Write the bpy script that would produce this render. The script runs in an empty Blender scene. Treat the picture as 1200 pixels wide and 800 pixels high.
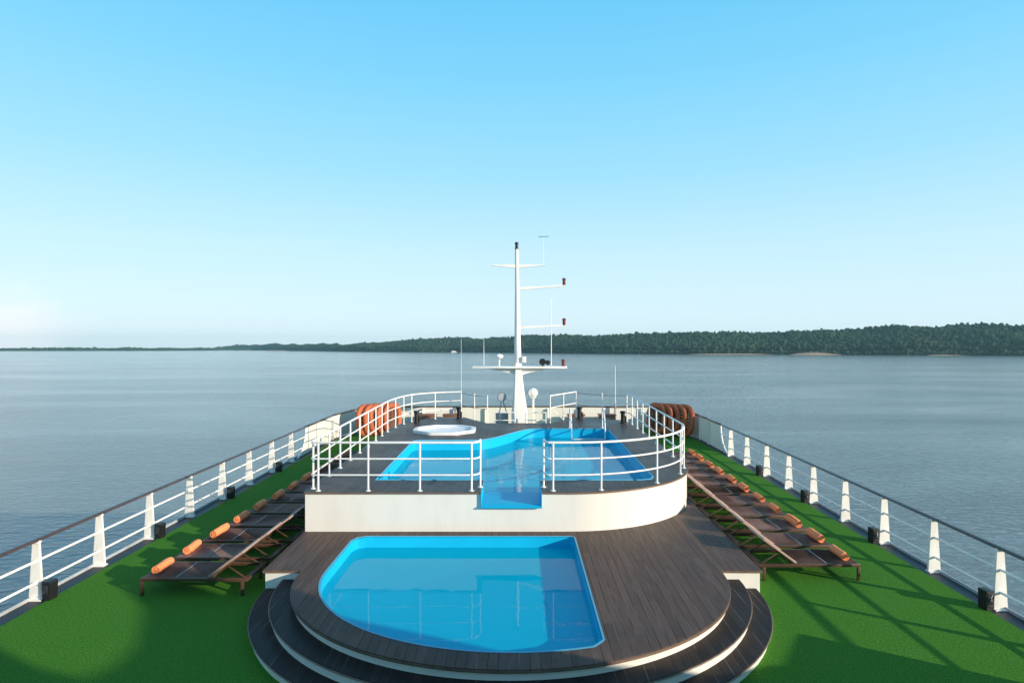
import bpy, bmesh, math, random
import numpy as np
from mathutils import Vector, Matrix

random.seed(7)
rng = np.random.default_rng(11)
sc = bpy.context.scene
COL = sc.collection
PI = math.pi
TRIM = math.atan(17.0 / 720.0)          # the ship rides slightly bow-up
R_SHIP = Matrix.Rotation(TRIM, 4, 'X')
WATER_Z = -10.0
SUN_EL = math.radians(14.5)
SUN_AZ = math.radians(120.5)            # clockwise from the bow (+Y)

# ------------------------------------------------------------------ materials
def new_mat(name):
    m = bpy.data.materials.new(name); m.use_nodes = True
    nt = m.node_tree
    b = nt.nodes['Principled BSDF']
    return m, nt, b

def N(nt, typ, **kw):
    n = nt.nodes.new(typ)
    for k, v in kw.items():
        if k.startswith('i_'):
            n.inputs[int(k[2:])].default_value = v
        else:
            setattr(n, k, v)
    return n

def math_node(nt, op, a, b=None):
    n = N(nt, 'ShaderNodeMath', operation=op)
    for i, v in enumerate((a, b)):
        if v is None: continue
        if isinstance(v, (int, float)): n.inputs[i].default_value = v
        else: nt.links.new(v, n.inputs[i])
    return n.outputs[0]

def ramp(nt, fac, stops):
    n = N(nt, 'ShaderNodeValToRGB')
    els = n.color_ramp.elements
    while len(els) < len(stops): els.new(0.5)
    for e, (p, c) in zip(els, stops):
        e.position = p; e.color = (*c, 1)
    nt.links.new(fac, n.inputs[0])
    return n.outputs[0]

def mix(nt, fac, a, b, mode='MIX'):
    n = N(nt, 'ShaderNodeMix', data_type='RGBA', blend_type=mode)
    for i, v in ((0, fac), (6, a), (7, b)):
        if isinstance(v, (int, float)): n.inputs[i].default_value = v
        elif isinstance(v, tuple): n.inputs[i].default_value = (*v, 1)
        else: nt.links.new(v, n.inputs[i])
    return n.outputs[2]

def obj_coord(nt, scale=(1, 1, 1)):
    tc = N(nt, 'ShaderNodeTexCoord')
    mp = N(nt, 'ShaderNodeMapping'); mp.inputs['Scale'].default_value = scale
    nt.links.new(tc.outputs['Object'], mp.inputs[0])
    return mp.outputs[0]

def noise(nt, vec, scale, detail=4, rough=0.55, dist=0.0):
    n = N(nt, 'ShaderNodeTexNoise')
    n.inputs['Scale'].default_value = scale; n.inputs['Detail'].default_value = detail
    n.inputs['Roughness'].default_value = rough; n.inputs['Distortion'].default_value = dist
    nt.links.new(vec, n.inputs['Vector'])
    return n.outputs[0]

def bump(nt, b, h, strength, dist=0.02, normal=None):
    n = N(nt, 'ShaderNodeBump')
    n.inputs['Strength'].default_value = strength; n.inputs['Distance'].default_value = dist
    nt.links.new(h, n.inputs['Height'])
    if normal is not None: nt.links.new(normal, n.inputs['Normal'])
    if b is not None: nt.links.new(n.outputs[0], b.inputs['Normal'])
    return n.outputs[0]

def painted(name, col, rough=0.45, var=0.12, scale=3.0, bump_s=0.08, streak=True):
    m, nt, b = new_mat(name)
    v = obj_coord(nt, (1, 1, 0.25) if streak else (1, 1, 1))
    n1 = noise(nt, v, scale, 5)
    dk = tuple(c * (1 - var * 2) for c in col)
    c = ramp(nt, n1, [(0.25, dk), (0.55, col), (1.0, col)])
    nt.links.new(c, b.inputs['Base Color'])
    b.inputs['Roughness'].default_value = rough
    n2 = noise(nt, obj_coord(nt), 30, 3)
    bump(nt, b, n2, bump_s, 0.004)
    return m

M = {}
M['white'] = painted('white_paint', (0.77, 0.745, 0.68), 0.4, 0.035)
M['white_rail'] = painted('white_rail_paint', (0.84, 0.82, 0.78), 0.35, 0.06)
M['stanchion'] = painted('stanchion_paint', (0.82, 0.80, 0.75), 0.4, 0.10, 4.0)
def weather(m, col=(0.30, 0.15, 0.07), amt=0.5, lo=0.62):
    nt = m.node_tree; b = nt.nodes['Principled BSDF']; src = b.inputs['Base Color'].links[0].from_socket
    n = noise(nt, obj_coord(nt, (14, 14, 1.1)), 1.0, 4, 0.6)
    f = N(nt, 'ShaderNodeMapRange'); nt.links.new(n, f.inputs[0]); f.inputs[1].default_value = lo; f.inputs[2].default_value = 0.85; f.inputs[4].default_value = amt
    nt.links.new(mix(nt, f.outputs[0], src, col), b.inputs['Base Color'])
weather(M['stanchion']); weather(M['white'], (0.55, 0.50, 0.42), 0.14, 0.55)
M['mast_paint'] = painted('mast_paint', (0.84, 0.83, 0.79), 0.4, 0.06)
M['handrail_wood'] = painted('handrail_wood', (0.075, 0.042, 0.032), 0.3, 0.2, 6, streak=False)
M['black'] = painted('black_plastic', (0.012, 0.012, 0.014), 0.45, 0.2, 8, streak=False)
M['glass_dark'] = painted('dark_lamp_glass', (0.03, 0.034, 0.04), 0.08, 0.1, 8, 0.0, False)
M['gutter'] = painted('gutter_paint', (0.008, 0.017, 0.026), 0.5, 0.25, 2.5, streak=False)
M['coaming'] = painted('coaming_paint', (0.42, 0.45, 0.48), 0.4, 0.15, 3, streak=False)
M['hull'] = painted('hull_paint', (0.70, 0.69, 0.65), 0.4, 0.1)
M['lounger_frame'] = painted('lounger_frame_wood', (0.085, 0.042, 0.026), 0.42, 0.2, 9, streak=False)
M['seam'] = painted('pale_seam_tape', (0.30, 0.26, 0.24), 0.7, 0.1, 8, streak=False)
M['tub'] = painted('tub_acrylic', (0.82, 0.82, 0.82), 0.25, 0.03, 2, 0.0, False)
M['grey_metal'] = painted('grey_metal', (0.28, 0.31, 0.34), 0.4, 0.15, 6, streak=False)
M['red_lamp'] = painted('red_lamp_glass', (0.16, 0.035, 0.03), 0.25, 0.2, 8, streak=False)
M['locker'] = painted('brown_locker_paint', (0.23, 0.10, 0.06), 0.5, 0.2, 3)
M['edge_trim'] = painted('brown_edge_trim', (0.17, 0.115, 0.085), 0.5, 0.2, 4, streak=False)
M['pale_frame'] = painted('pale_lounger_edge', (0.42, 0.29, 0.235), 0.5, 0.15, 8, streak=False)
M['steel'] = painted('polished_steel', (0.75, 0.77, 0.78), 0.2, 0.05, 5, 0.0, False)
M['cable'] = painted('dark_cable', (0.05, 0.05, 0.055), 0.5, 0.1, 5, streak=False)
M['orange'] = painted('orange_float_skin', (0.45, 0.108, 0.034), 0.6, 0.2, 3)
M['rope'] = painted('dark_rope', (0.11, 0.06, 0.04), 0.8, 0.2, 20, streak=False)

def pool_blue(name, col):
    m, nt, b = new_mat(name)
    n1 = noise(nt, obj_coord(nt), 1.3, 4)
    c = ramp(nt, n1, [(0.2, tuple(x * 0.86 for x in col)), (0.75, col)])
    nt.links.new(c, b.inputs['Base Color']); b.inputs['Roughness'].default_value = 0.4; b.inputs['Specular IOR Level'].default_value = 0.2
    return m
M['pool'] = pool_blue('pool_blue_gelcoat', (0.006, 0.43, 0.70))
M['coping'] = pool_blue('pool_coping', (0.10, 0.40, 0.58))

def water_pool(name, tint, sc_, st, cloud, mirror):
    m, nt, b = new_mat(name)
    nt.nodes.remove(b)
    out = nt.nodes['Material Output']
    v = obj_coord(nt, (0.7, 1.3, 1))
    h = noise(nt, v, sc_, 3, 0.5, 0.4)
    nrm = bump(nt, None, h, st, 0.05)
    fr = N(nt, 'ShaderNodeFresnel'); fr.inputs['IOR'].default_value = 1.33
    nt.links.new(nrm, fr.inputs['Normal'])
    gl = N(nt, 'ShaderNodeBsdfGlossy'); gl.inputs['Roughness'].default_value = 0.02
    gl.inputs['Color'].default_value = (1, 1, 1, 1)
    nt.links.new(nrm, gl.inputs['Normal'])
    tr = N(nt, 'ShaderNodeBsdfTransparent'); tr.inputs['Color'].default_value = (*tint, 1)
    mx = N(nt, 'ShaderNodeMixShader')
    # slightly cloudy water: part of the light is scattered back by the water itself
    df = N(nt, 'ShaderNodeBsdfDiffuse'); df.inputs['Color'].default_value = (0.003, 0.54, 0.77, 1)
    body = N(nt, 'ShaderNodeMixShader'); body.inputs[0].default_value = cloud
    nt.links.new(tr.outputs[0], body.inputs[1]); nt.links.new(df.outputs[0], body.inputs[2])
    nt.links.new(math_node(nt, 'MULTIPLY', fr.outputs[0], mirror), mx.inputs[0]); nt.links.new(body.outputs[0], mx.inputs[1]); nt.links.new(gl.outputs[0], mx.inputs[2])
    nt.links.new(mx.outputs[0], out.inputs['Surface'])
    return m
M['pool_water'] = water_pool('calm_pool_water', (0.72, 0.93, 0.98), 1.4, 0.07, 0.70, 0.5)
M['pool_water_rippled'] = water_pool('rippled_pool_water', (0.72, 0.93, 0.98), 2.2, 0.12, 0.64, 0.75)

def planks(name, dark, light, width=0.145, rough=(0.38, 0.6)):
    m, nt, b = new_mat(name)
    tc = N(nt, 'ShaderNodeTexCoord')
    sep = N(nt, 'ShaderNodeSeparateXYZ'); nt.links.new(tc.outputs['Object'], sep.inputs[0])
    u = math_node(nt, 'DIVIDE', sep.outputs[0], width)
    idx = math_node(nt, 'FLOOR', u); fr = math_node(nt, 'FRACT', u)
    wn = N(nt, 'ShaderNodeTexWhiteNoise', noise_dimensions='1D'); nt.links.new(idx, wn.inputs['W'])
    # butt joints: each row of boards shifted by its own amount
    yo = math_node(nt, 'DIVIDE', math_node(nt, 'ADD', sep.outputs[1], math_node(nt, 'MULTIPLY', wn.outputs[0], 3.1)), 3.1)
    yi = math_node(nt, 'FLOOR', yo); yf = math_node(nt, 'FRACT', yo)
    comb = N(nt, 'ShaderNodeCombineXYZ'); nt.links.new(idx, comb.inputs[0]); nt.links.new(yi, comb.inputs[1])
    wn2 = N(nt, 'ShaderNodeTexWhiteNoise', noise_dimensions='2D'); nt.links.new(comb.outputs[0], wn2.inputs['Vector'])
    grain = noise(nt, obj_coord(nt, (26, 1.4, 8)), 1.0, 6, 0.65)
    stain = noise(nt, obj_coord(nt), 0.8, 5, 0.6)
    t = math_node(nt, 'ADD', math_node(nt, 'MULTIPLY', wn2.outputs[0], 0.16), math_node(nt, 'MULTIPLY', grain, 0.62))
    t = math_node(nt, 'ADD', t, math_node(nt, 'MULTIPLY', math_node(nt, 'SUBTRACT', stain, 0.5), 0.75))
    c = ramp(nt, t, [(0.18, dark), (0.72, light), (1.0, tuple(x * 1.5 for x in light))])
    e = math_node(nt, 'ABSOLUTE', math_node(nt, 'SUBTRACT', fr, 0.5))
    g1 = math_node(nt, 'GREATER_THAN', e, 0.463)
    e2 = math_node(nt, 'ABSOLUTE', math_node(nt, 'SUBTRACT', yf, 0.5))
    g2 = math_node(nt, 'GREATER_THAN', e2, 0.4990)
    gap = math_node(nt, 'MAXIMUM', g1, g2)
    # some joints are pale along parts of their length
    gn = noise(nt, obj_coord(nt, (5, 0.9, 1)), 1.0, 2)
    gc = ramp(nt, gn, [(0.50, (0.010, 0.009, 0.008)), (0.68, (0.17, 0.16, 0.15))])
    c2 = mix(nt, gap, c, gc)
    nt.links.new(c2, b.inputs['Base Color'])
    rr = N(nt, 'ShaderNodeMapRange'); nt.links.new(stain, rr.inputs[0])
    rr.inputs[1].default_value = 0.3; rr.inputs[2].default_value = 0.7
    rr.inputs[3].default_value = rough[0]; rr.inputs[4].default_value = rough[1]
    nt.links.new(rr.outputs[0], b.inputs['Roughness'])
    h = math_node(nt, 'SUBTRACT', math_node(nt, 'MULTIPLY', grain, 0.25), gap)
    bump(nt, b, h, 0.25, 0.003)
    b.inputs['Specular IOR Level'].default_value = 0.14
    return m
M['planks'] = planks('dark_deck_planks', (0.060, 0.039, 0.031), (0.165, 0.109, 0.086), rough=(0.45, 0.65))
M['planks_step'] = planks('dark_step_planks', (0.016, 0.013, 0.012), (0.050, 0.039, 0.034), rough=(0.45, 0.65))
M['planks_upper'] = planks('weathered_deck_planks', (0.050, 0.042, 0.039), (0.120, 0.098, 0.088), rough=(0.32, 0.55))

def turf():
    m, nt, b = new_mat('artificial_turf')
    v = obj_coord(nt)
    n1 = noise(nt, v, 55, 3, 0.7)
    n2 = noise(nt, v, 0.9, 5, 0.6)
    n3 = noise(nt, obj_coord(nt, (9, 9, 1)), 1, 4, 0.7)
    c = ramp(nt, n1, [(0.3, (0.012, 0.085, 0.008)), (0.5, (0.056, 0.212, 0.026)), (0.70, (0.20, 0.44, 0.05))])
    n4 = noise(nt, v, 26, 4, 0.75)
    c = mix(nt, 1.0, c, ramp(nt, n4, [(0.34, (0.46, 0.50, 0.48)), (0.5, (0.86, 0.84, 0.88)), (0.66, (1.28, 1.14, 1.15))]), 'MULTIPLY')
    c = mix(nt, math_node(nt, 'MULTIPLY', n2, 0.45), c, (0.022, 0.16, 0.020))
    c = mix(nt, math_node(nt, 'MULTIPLY', n3, 0.25), c, (0.10, 0.27, 0.016))
    # seams between the two-metre rolls
    nt.links.new(c, b.inputs['Base Color']); b.inputs['Roughness'].default_value = 0.85
    b.inputs['Specular IOR Level'].default_value = 0.06
    bump(nt, b, n4, 0.5, 0.02)
    return m
M['turf'] = turf()

def sling():
    m, nt, b = new_mat('brown_mesh_sling')
    v = obj_coord(nt)
    w1 = N(nt, 'ShaderNodeTexWave', wave_type='BANDS', bands_direction='X'); w1.inputs['Scale'].default_value = 40
    nt.links.new(v, w1.inputs[0])
    n1 = noise(nt, v, 5, 4)
    c = ramp(nt, n1, [(0.3, (0.30, 0.165, 0.130)), (0.75, (0.41, 0.245, 0.195))])
    nt.links.new(c, b.inputs['Base Color']); b.inputs['Roughness'].default_value = 0.75; b.inputs['Specular IOR Level'].default_value = 0.08
    bump(nt, b, w1.outputs[1], 0.06, 0.001)
    return m
M['sling'] = sling()

def towel_mat():
    m, nt, b = new_mat('orange_terry_towel')
    v = obj_coord(nt)
    n1 = noise(nt, v, 60, 3)
    c = ramp(nt, n1, [(0.3, (0.90, 0.24, 0.09)), (0.7, (0.98, 0.36, 0.14))])
    nt.links.new(c, b.inputs['Base Color']); b.inputs['Roughness'].default_value = 0.9
    bump(nt, b, n1, 0.15, 0.003)
    return m
M['towel'] = towel_mat()

def river_mat():
    m, nt, b = new_mat('river_water')
    b.inputs['Base Color'].default_value = (0.155, 0.185, 0.186, 1)
    b.inputs['IOR'].default_value = 1.33
    patch = noise(nt, obj_coord(nt, (0.006, 0.022, 1)), 1.0, 5, 0.6, 0.6)
    w1 = noise(nt, obj_coord(nt, (0.85, 1.5, 1)), 1.0, 5, 0.56, 0.6)
    w2 = noise(nt, obj_coord(nt, (0.10, 0.22, 1)), 1.0, 3, 0.55, 0.3)
    h = math_node(nt, 'ADD', math_node(nt, 'MULTIPLY', w1, 0.8), math_node(nt, 'MULTIPLY', w2, 0.7))
    st = N(nt, 'ShaderNodeMapRange'); nt.links.new(patch, st.inputs[0])
    st.inputs[1].default_value = 0.35; st.inputs[2].default_value = 0.68
    st.inputs[3].default_value = 0.18; st.inputs[4].default_value = 0.85
    bn = N(nt, 'ShaderNodeBump'); bn.inputs['Distance'].default_value = 0.42
    nt.links.new(st.outputs[0], bn.inputs['Strength']); nt.links.new(h, bn.inputs['Height'])
    nt.links.new(bn.outputs[0], b.inputs['Normal'])
    b.inputs['Roughness'].default_value = 0.12
    return m
M['river'] = river_mat()

def forest_mat(name, a, bcol):
    m, nt, b = new_mat(name)
    v = obj_coord(nt)
    n1 = noise(nt, v, 0.055, 3, 0.6)
    n2 = noise(nt, v, 0.5, 4, 0.7)
    t = math_node(nt, 'ADD', math_node(nt, 'MULTIPLY', n1, 0.65), math_node(nt, 'MULTIPLY', n2, 0.45))
    c = ramp(nt, t, [(0.36, a), (0.72, bcol)])
    nt.links.new(c, b.inputs['Base Color']); b.inputs['Roughness'].default_value = 0.8
    b.inputs['Specular IOR Level'].default_value = 0.15
    bump(nt, b, n2, 1.0, 2.5)
    return m
M['forest'] = forest_mat('rainforest_foliage', (0.013, 0.036, 0.018), (0.048, 0.092, 0.042))

def ground_mat(name, a, bcol, sc_):
    m, nt, b = new_mat(name)
    n1 = noise(nt, obj_coord(nt), sc_, 5)
    c = ramp(nt, n1, [(0.3, a), (0.7, bcol)])
    nt.links.new(c, b.inputs['Base Color']); b.inputs['Roughness'].default_value = 0.9
    return m
M['bank'] = ground_mat('bank_undergrowth', (0.02, 0.04, 0.02), (0.05, 0.07, 0.035), 0.05)
M['sand'] = ground_mat('pale_sand', (0.34, 0.22, 0.13), (0.46, 0.32, 0.21), 0.12)

# ------------------------------------------------------------------ mesh helpers
def finish(me, smooth=True, ang=35):
    if smooth:
        for p in me.polygons: p.use_smooth = True
        me.set_sharp_from_angle(angle=math.radians(ang))

class MB:
    def __init__(self): self.bm = bmesh.new()
    def box(self, c, s, rot=None, bev=0.0, taper=None):
        r = bmesh.ops.create_cube(self.bm, size=1.0)
        vs = r['verts']
        for v in vs:
            k = 1.0
            if taper and v.co.z > 0: v.co.x *= taper[0]; v.co.y *= taper[1]
            v.co = Vector((v.co.x * s[0], v.co.y * s[1], v.co.z * s[2]))
        if bev:
            es = list({e for v in vs for e in v.link_edges})
            rb = bmesh.ops.bevel(self.bm, geom=es, offset=bev, segments=2, affect='EDGES', profile=0.5)
            vs = list({v for f in rb['faces'] for v in f.verts} | {v for v in vs if v.is_valid})
        m = Matrix.Translation(c)
        if rot is not None: m = m @ rot.to_4x4()
        bmesh.ops.transform(self.bm, matrix=m, verts=vs)
        return self
    def bar(self, a, b, w, h, bev=0.0):
        a, b = Vector(a), Vector(b); d = b - a
        rot = d.to_track_quat('Y', 'Z').to_matrix()
        return self.box((a + b) / 2, (w, d.length, h), rot, bev)
    def tube(self, pts, r, seg=8, cap=True, radii=None):
        pts = [Vector(p) for p in pts]
        rings = []
        up = None
        for i, p in enumerate(pts):
            if i == 0: t = pts[1] - p
            elif i == len(pts) - 1: t = p - pts[i - 1]
            else: t = (pts[i + 1] - p).normalized() + (p - pts[i - 1]).normalized()
            t.normalize()
            if up is None:
                up = Vector((0, 0, 1)) if abs(t.z) < 0.9 else Vector((1, 0, 0))
            x = t.cross(up).normalized(); y = x.cross(t).normalized(); up = y
            rr = radii[i] if radii else r
            rings.append([self.bm.verts.new(p + (x * math.cos(2 * PI * k / seg) + y * math.sin(2 * PI * k / seg)) * rr) for k in range(seg)])
        for a, b in zip(rings, rings[1:]):
            for k in range(seg):
                self.bm.faces.new((a[k], a[(k + 1) % seg], b[(k + 1) % seg], b[k]))
        if cap:
            self.bm.faces.new(list(reversed(rings[0]))); self.bm.faces.new(rings[-1])
        return self
    def lathe(self, prof, c=(0, 0, 0), seg=20):
        c = Vector(c); rings = []
        for r, z in prof:
            if r < 1e-5: rings.append([self.bm.verts.new(c + Vector((0, 0, z)))])
            else: rings.append([self.bm.verts.new(c + Vector((r * math.cos(2 * PI * k / seg), r * math.sin(2 * PI * k / seg), z))) for k in range(seg)])
        for a, b in zip(rings, rings[1:]):
            for k in range(seg):
                j = (k + 1) % seg
                if len(a) == 1 and len(b) == 1: continue
                if len(a) == 1: self.bm.faces.new((a[0], b[k], b[j]))
                elif len(b) == 1: self.bm.faces.new((a[k], b[0], a[j]))
                else: self.bm.faces.new((a[k], b[k], b[j], a[j]))
        return self
    def sphere(self, c, r, sub=3, scale=(1, 1, 1)):
        q = bmesh.ops.create_icosphere(self.bm, subdivisions=sub, radius=r)
        for v in q['verts']: v.co = Vector((v.co.x * scale[0] + c[0], v.co.y * scale[1] + c[1], v.co.z * scale[2] + c[2]))
        return self
    def poly(self, outline, axis, a0, a1, bev=0.0):
        """closed outline extruded along an axis ('x','y','z') from a0 to a1"""
        def P(u, v, w):
            return {'x': (w, u, v), 'y': (u, w, v), 'z': (u, v, w)}[axis]
        A = [self.bm.verts.new(P(u, v, a0)) for u, v in outline]
        B = [self.bm.verts.new(P(u, v, a1)) for u, v in outline]
        n = len(A)
        fs = [self.bm.faces.new(A), self.bm.faces.new(B)]
        for i in range(n): fs.append(self.bm.faces.new((A[i], A[(i + 1) % n], B[(i + 1) % n], B[i])))
        bmesh.ops.recalc_face_normals(self.bm, faces=fs)
        return self
    def build(self, name, mat, parent=None, smooth=True, ang=35):
        bmesh.ops.recalc_face_normals(self.bm, faces=self.bm.faces[:])
        me = bpy.data.meshes.new(name); self.bm.to_mesh(me); self.bm.free()
        finish(me, smooth, ang)
        me.materials.append(mat)
        o = bpy.data.objects.new(name, me); COL.objects.link(o)
        if parent is not None: o.parent = parent
        return o

SHIP = []          # every top-level object that rides with the ship
def tag(o, label, cat, group=None, kind=None, ship=True):
    o['label'] = label; o['category'] = cat
    if group: o['group'] = group
    if kind: o['kind'] = kind
    if ship: SHIP.append(o)
    return o
def struct(o, label=None, cat=None, ship=True):
    o['kind'] = 'structure'
    if label: o['label'] = label
    if cat: o['category'] = cat
    if ship: SHIP.append(o)
    return o
def empty(name, loc=(0, 0, 0), rz=0.0):
    o = bpy.data.objects.new(name, None); COL.objects.link(o)
    o.location = loc; o.rotation_euler = (0, 0, rz); o.empty_display_size = 0.2
    return o
def copy_tree(o, parent=None):
    c = o.copy(); COL.objects.link(c)
    if parent is not None: c.parent = parent
    for ch in list(o.children): copy_tree(ch, c)
    return c

def slab(name, loops, z0, z1, mat, parent=None, bev=0.0, fill='BOTH'):
    """filled 2D outline (first loop) with holes (other loops), extruded from z0 to z1"""
    cu = bpy.data.curves.new(name, 'CURVE'); cu.dimensions = '2D'; cu.fill_mode = fill
    for lp in loops:
        sp = cu.splines.new('POLY'); sp.points.add(len(lp) - 1); sp.use_cyclic_u = True
        for p, (x, y) in zip(sp.points, lp): p.co = (x, y, 0, 1)
    cu.extrude = (z1 - z0) / 2
    ob = bpy.data.objects.new(name, cu)
    me = bpy.data.meshes.new_from_object(ob)
    bpy.data.objects.remove(ob); bpy.data.curves.remove(cu)
    bm = bmesh.new(); bm.from_mesh(me)
    bmesh.ops.remove_doubles(bm, verts=bm.verts[:], dist=1e-5)
    for v in bm.verts: v.co.z += (z0 + z1) / 2
    bmesh.ops.recalc_face_normals(bm, faces=bm.faces[:])
    bm.to_mesh(me); bm.free()
    me.name = name; me.materials.clear(); me.materials.append(mat); finish(me, True, 30)
    o = bpy.data.objects.new(name, me); COL.objects.link(o)
    if parent is not None: o.parent = parent
    return o

def strip(outline, z0, z1, name, mat, parent, closed=True, flip=False):
    bm = bmesh.new()
    A = [bm.verts.new((x, y, z0)) for x, y in outline]; B = [bm.verts.new((x, y, z1)) for x, y in outline]
    n = len(A)
    for i in range(n if closed else n - 1):
        bm.faces.new((A[i], A[(i + 1) % n], B[(i + 1) % n], B[i]))
    me = bpy.data.meshes.new(name); bm.to_mesh(me); bm.free(); finish(me, True, 30); me.materials.append(mat)
    o = bpy.data.objects.new(name, me); COL.objects.link(o); o.parent = parent
    return o

def arc(cx, cy, a, b, t0, t1, n):
    return [(cx + a * math.cos(math.radians(t0 + (t1 - t0) * i / n)), cy + b * math.sin(math.radians(t0 + (t1 - t0) * i / n))) for i in range(n + 1)]

def round_poly(pts, radii, n=6):
    out = []
    m = len(pts)
    for i, p in enumerate(pts):
        r = radii[i] if isinstance(radii, (list, tuple)) else radii
        p = Vector(p); a = Vector(pts[i - 1]) ; b = Vector(pts[(i + 1) % m])
        if r <= 0: out.append(tuple(p)); continue
        u = (a - p).normalized(); v = (b - p).normalized()
        for k in range(n + 1):
            t = k / n
            q = (1 - t) ** 2 * (p + u * r) + 2 * (1 - t) * t * p + t ** 2 * (p + v * r)
            out.append(tuple(q))
    return out

# ------------------------------------------------------------------ ship: hull, deck, gutters
def sideX(s, Y):          # railing line: the sides draw in a little towards the bow
    return -9.06 + (Y - 11.6) * 0.021 if s < 0 else 8.80 - max(0, Y - 22) * 0.012
BOW_Y = 32.6
def deck_outline(inset):
    L = [(sideX(-1, y) - 0.12 + inset, y) for y in (-14, 11.6, 22, 29.0)]
    Rr = [(sideX(1, y) + 0.12 - inset, y) for y in (29.3, 22, 11.6, -14)]
    return L + [(-7.6 + inset * 0.6, BOW_Y + 0.15 - inset), (7.8 - inset * 0.6, BOW_Y + 0.15 - inset)] + Rr

bm = bmesh.new()
ol = deck_outline(0.0)
top = [bm.verts.new((x, y, -0.10)) for x, y in ol]
bot = [bm.verts.new((x * (1.0 if y < 20 else 0.9), y * (1.0 if y < 30 else 0.97), (WATER_Z - 0.5 - y * math.sin(TRIM)) / math.cos(TRIM))) for x, y in ol]
for i in range(len(top)):
    j = (i + 1) % len(top); bm.faces.new((top[i], top[j], bot[j], bot[i]))
bm.faces.new(list(reversed(bot)))
bmesh.ops.recalc_face_normals(bm, faces=bm.faces[:])
me = bpy.data.meshes.new('hull'); bm.to_mesh(me); bm.free(); me.materials.append(M['hull'])
hull = bpy.data.objects.new('hull', me); COL.objects.link(hull)
struct(hull, 'white hull of the river ship below the deck edge', 'hull')

PIT = [(-3.7, 13.7), (-3.7, 11.2), (-3.25, 10.0), (-2.2, 9.1), (-0.6, 8.55), (1.4, 8.75), (1.4, 13.7)]     # the decks are cut away under the lower pool
gut = slab('deck_gutter', [deck_outline(0.0), PIT], -0.099, -0.03, M['gutter'])
struct(gut, 'dark blue painted gutter along the deck edge', 'gutter')
tf = slab('turf_deck', [deck_outline(0.40), PIT], -0.029, 0.0, M['turf'])
struct(tf, 'green artificial turf covering the open deck', 'deck')

# ------------------------------------------------------------------ side railings
def side_railing(s, posts, y_end, label):
    root = empty('ship_railing', (sideX(s, 11.6), 11.6, 0))
    off = -Vector(root.location)
    def P(y, z, dx=0): return Vector((sideX(s, y) + dx, y, z)) + off
    ys = [1.2] + [y for y in posts] + [y_end]
    ys = sorted(ys)
    b = MB()
    hp = [P(y, 1.09) for y in np.linspace(1.2, y_end, 24)]
    # a flat-oval teak handrail on a thin steel strap
    sec = 10
    rings = []
    for p in hp:
        rings.append([b.bm.verts.new(p + Vector((0.062 * math.cos(2 * PI * k / sec), 0, 0.034 * math.sin(2 * PI * k / sec)))) for k in range(sec)])
    for A, B in zip(rings, rings[1:]):
        for k in range(sec): b.bm.faces.new((A[k], A[(k + 1) % sec], B[(k + 1) % sec], B[k]))
    b.bm.faces.new(rings[0]); b.bm.faces.new(rings[-1])
    b.build('handrail', M['handrail_wood'], root)
    for z in (0.29, 0.70):
        MB().tube([P(y, z) for y in np.linspace(1.2, y_end, 24)], 0.025, 8).build('rail', M['white_rail'], root)
    c = MB()
    for y0, y1 in zip(np.linspace(1.2, y_end + 3, 14)[:-1], np.linspace(1.2, y_end + 3, 14)[1:]):
        c.bar(P(y0, -0.01, 0.09 * s), P(y1, -0.01, 0.09 * s), 0.022, 0.08)
    c.build('edge_coaming', M['coaming'], root)
    for y in posts:
        b = MB()
        # tapered hollow stanchion: broad foot, narrow head, folded-in front lip
        b.box(P(y, 0.535), (0.262, 0.05, 1.10), bev=0.005, taper=(0.50, 0.8))
        b.box(P(y, 1.055), (0.13, 0.10, 0.03), bev=0.005)
        b.box(P(y, -0.02), (0.27, 0.16, 0.03), bev=0.005)
        b.build('post', M['stanchion'], root, False)
    tag(root, label, 'railing')
    return root
posts_L = [2.75, 4.52, 6.28, 8.05, 9.83, 11.6, 13.3, 15.06, 16.83, 18.62, 20.4, 22.2, 24.0]
posts_R = [2.42, 4.17, 5.92, 7.68, 9.43, 11.18, 12.95, 14.7, 16.44, 18.2, 19.85, 21.6, 23.4, 25.1]
side_railing(-1, posts_L, 26.0, 'white ship railing with brown handrail along the left deck edge')
side_railing(1, posts_R, 26.4, 'white ship railing with brown handrail along the right deck edge')

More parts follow.
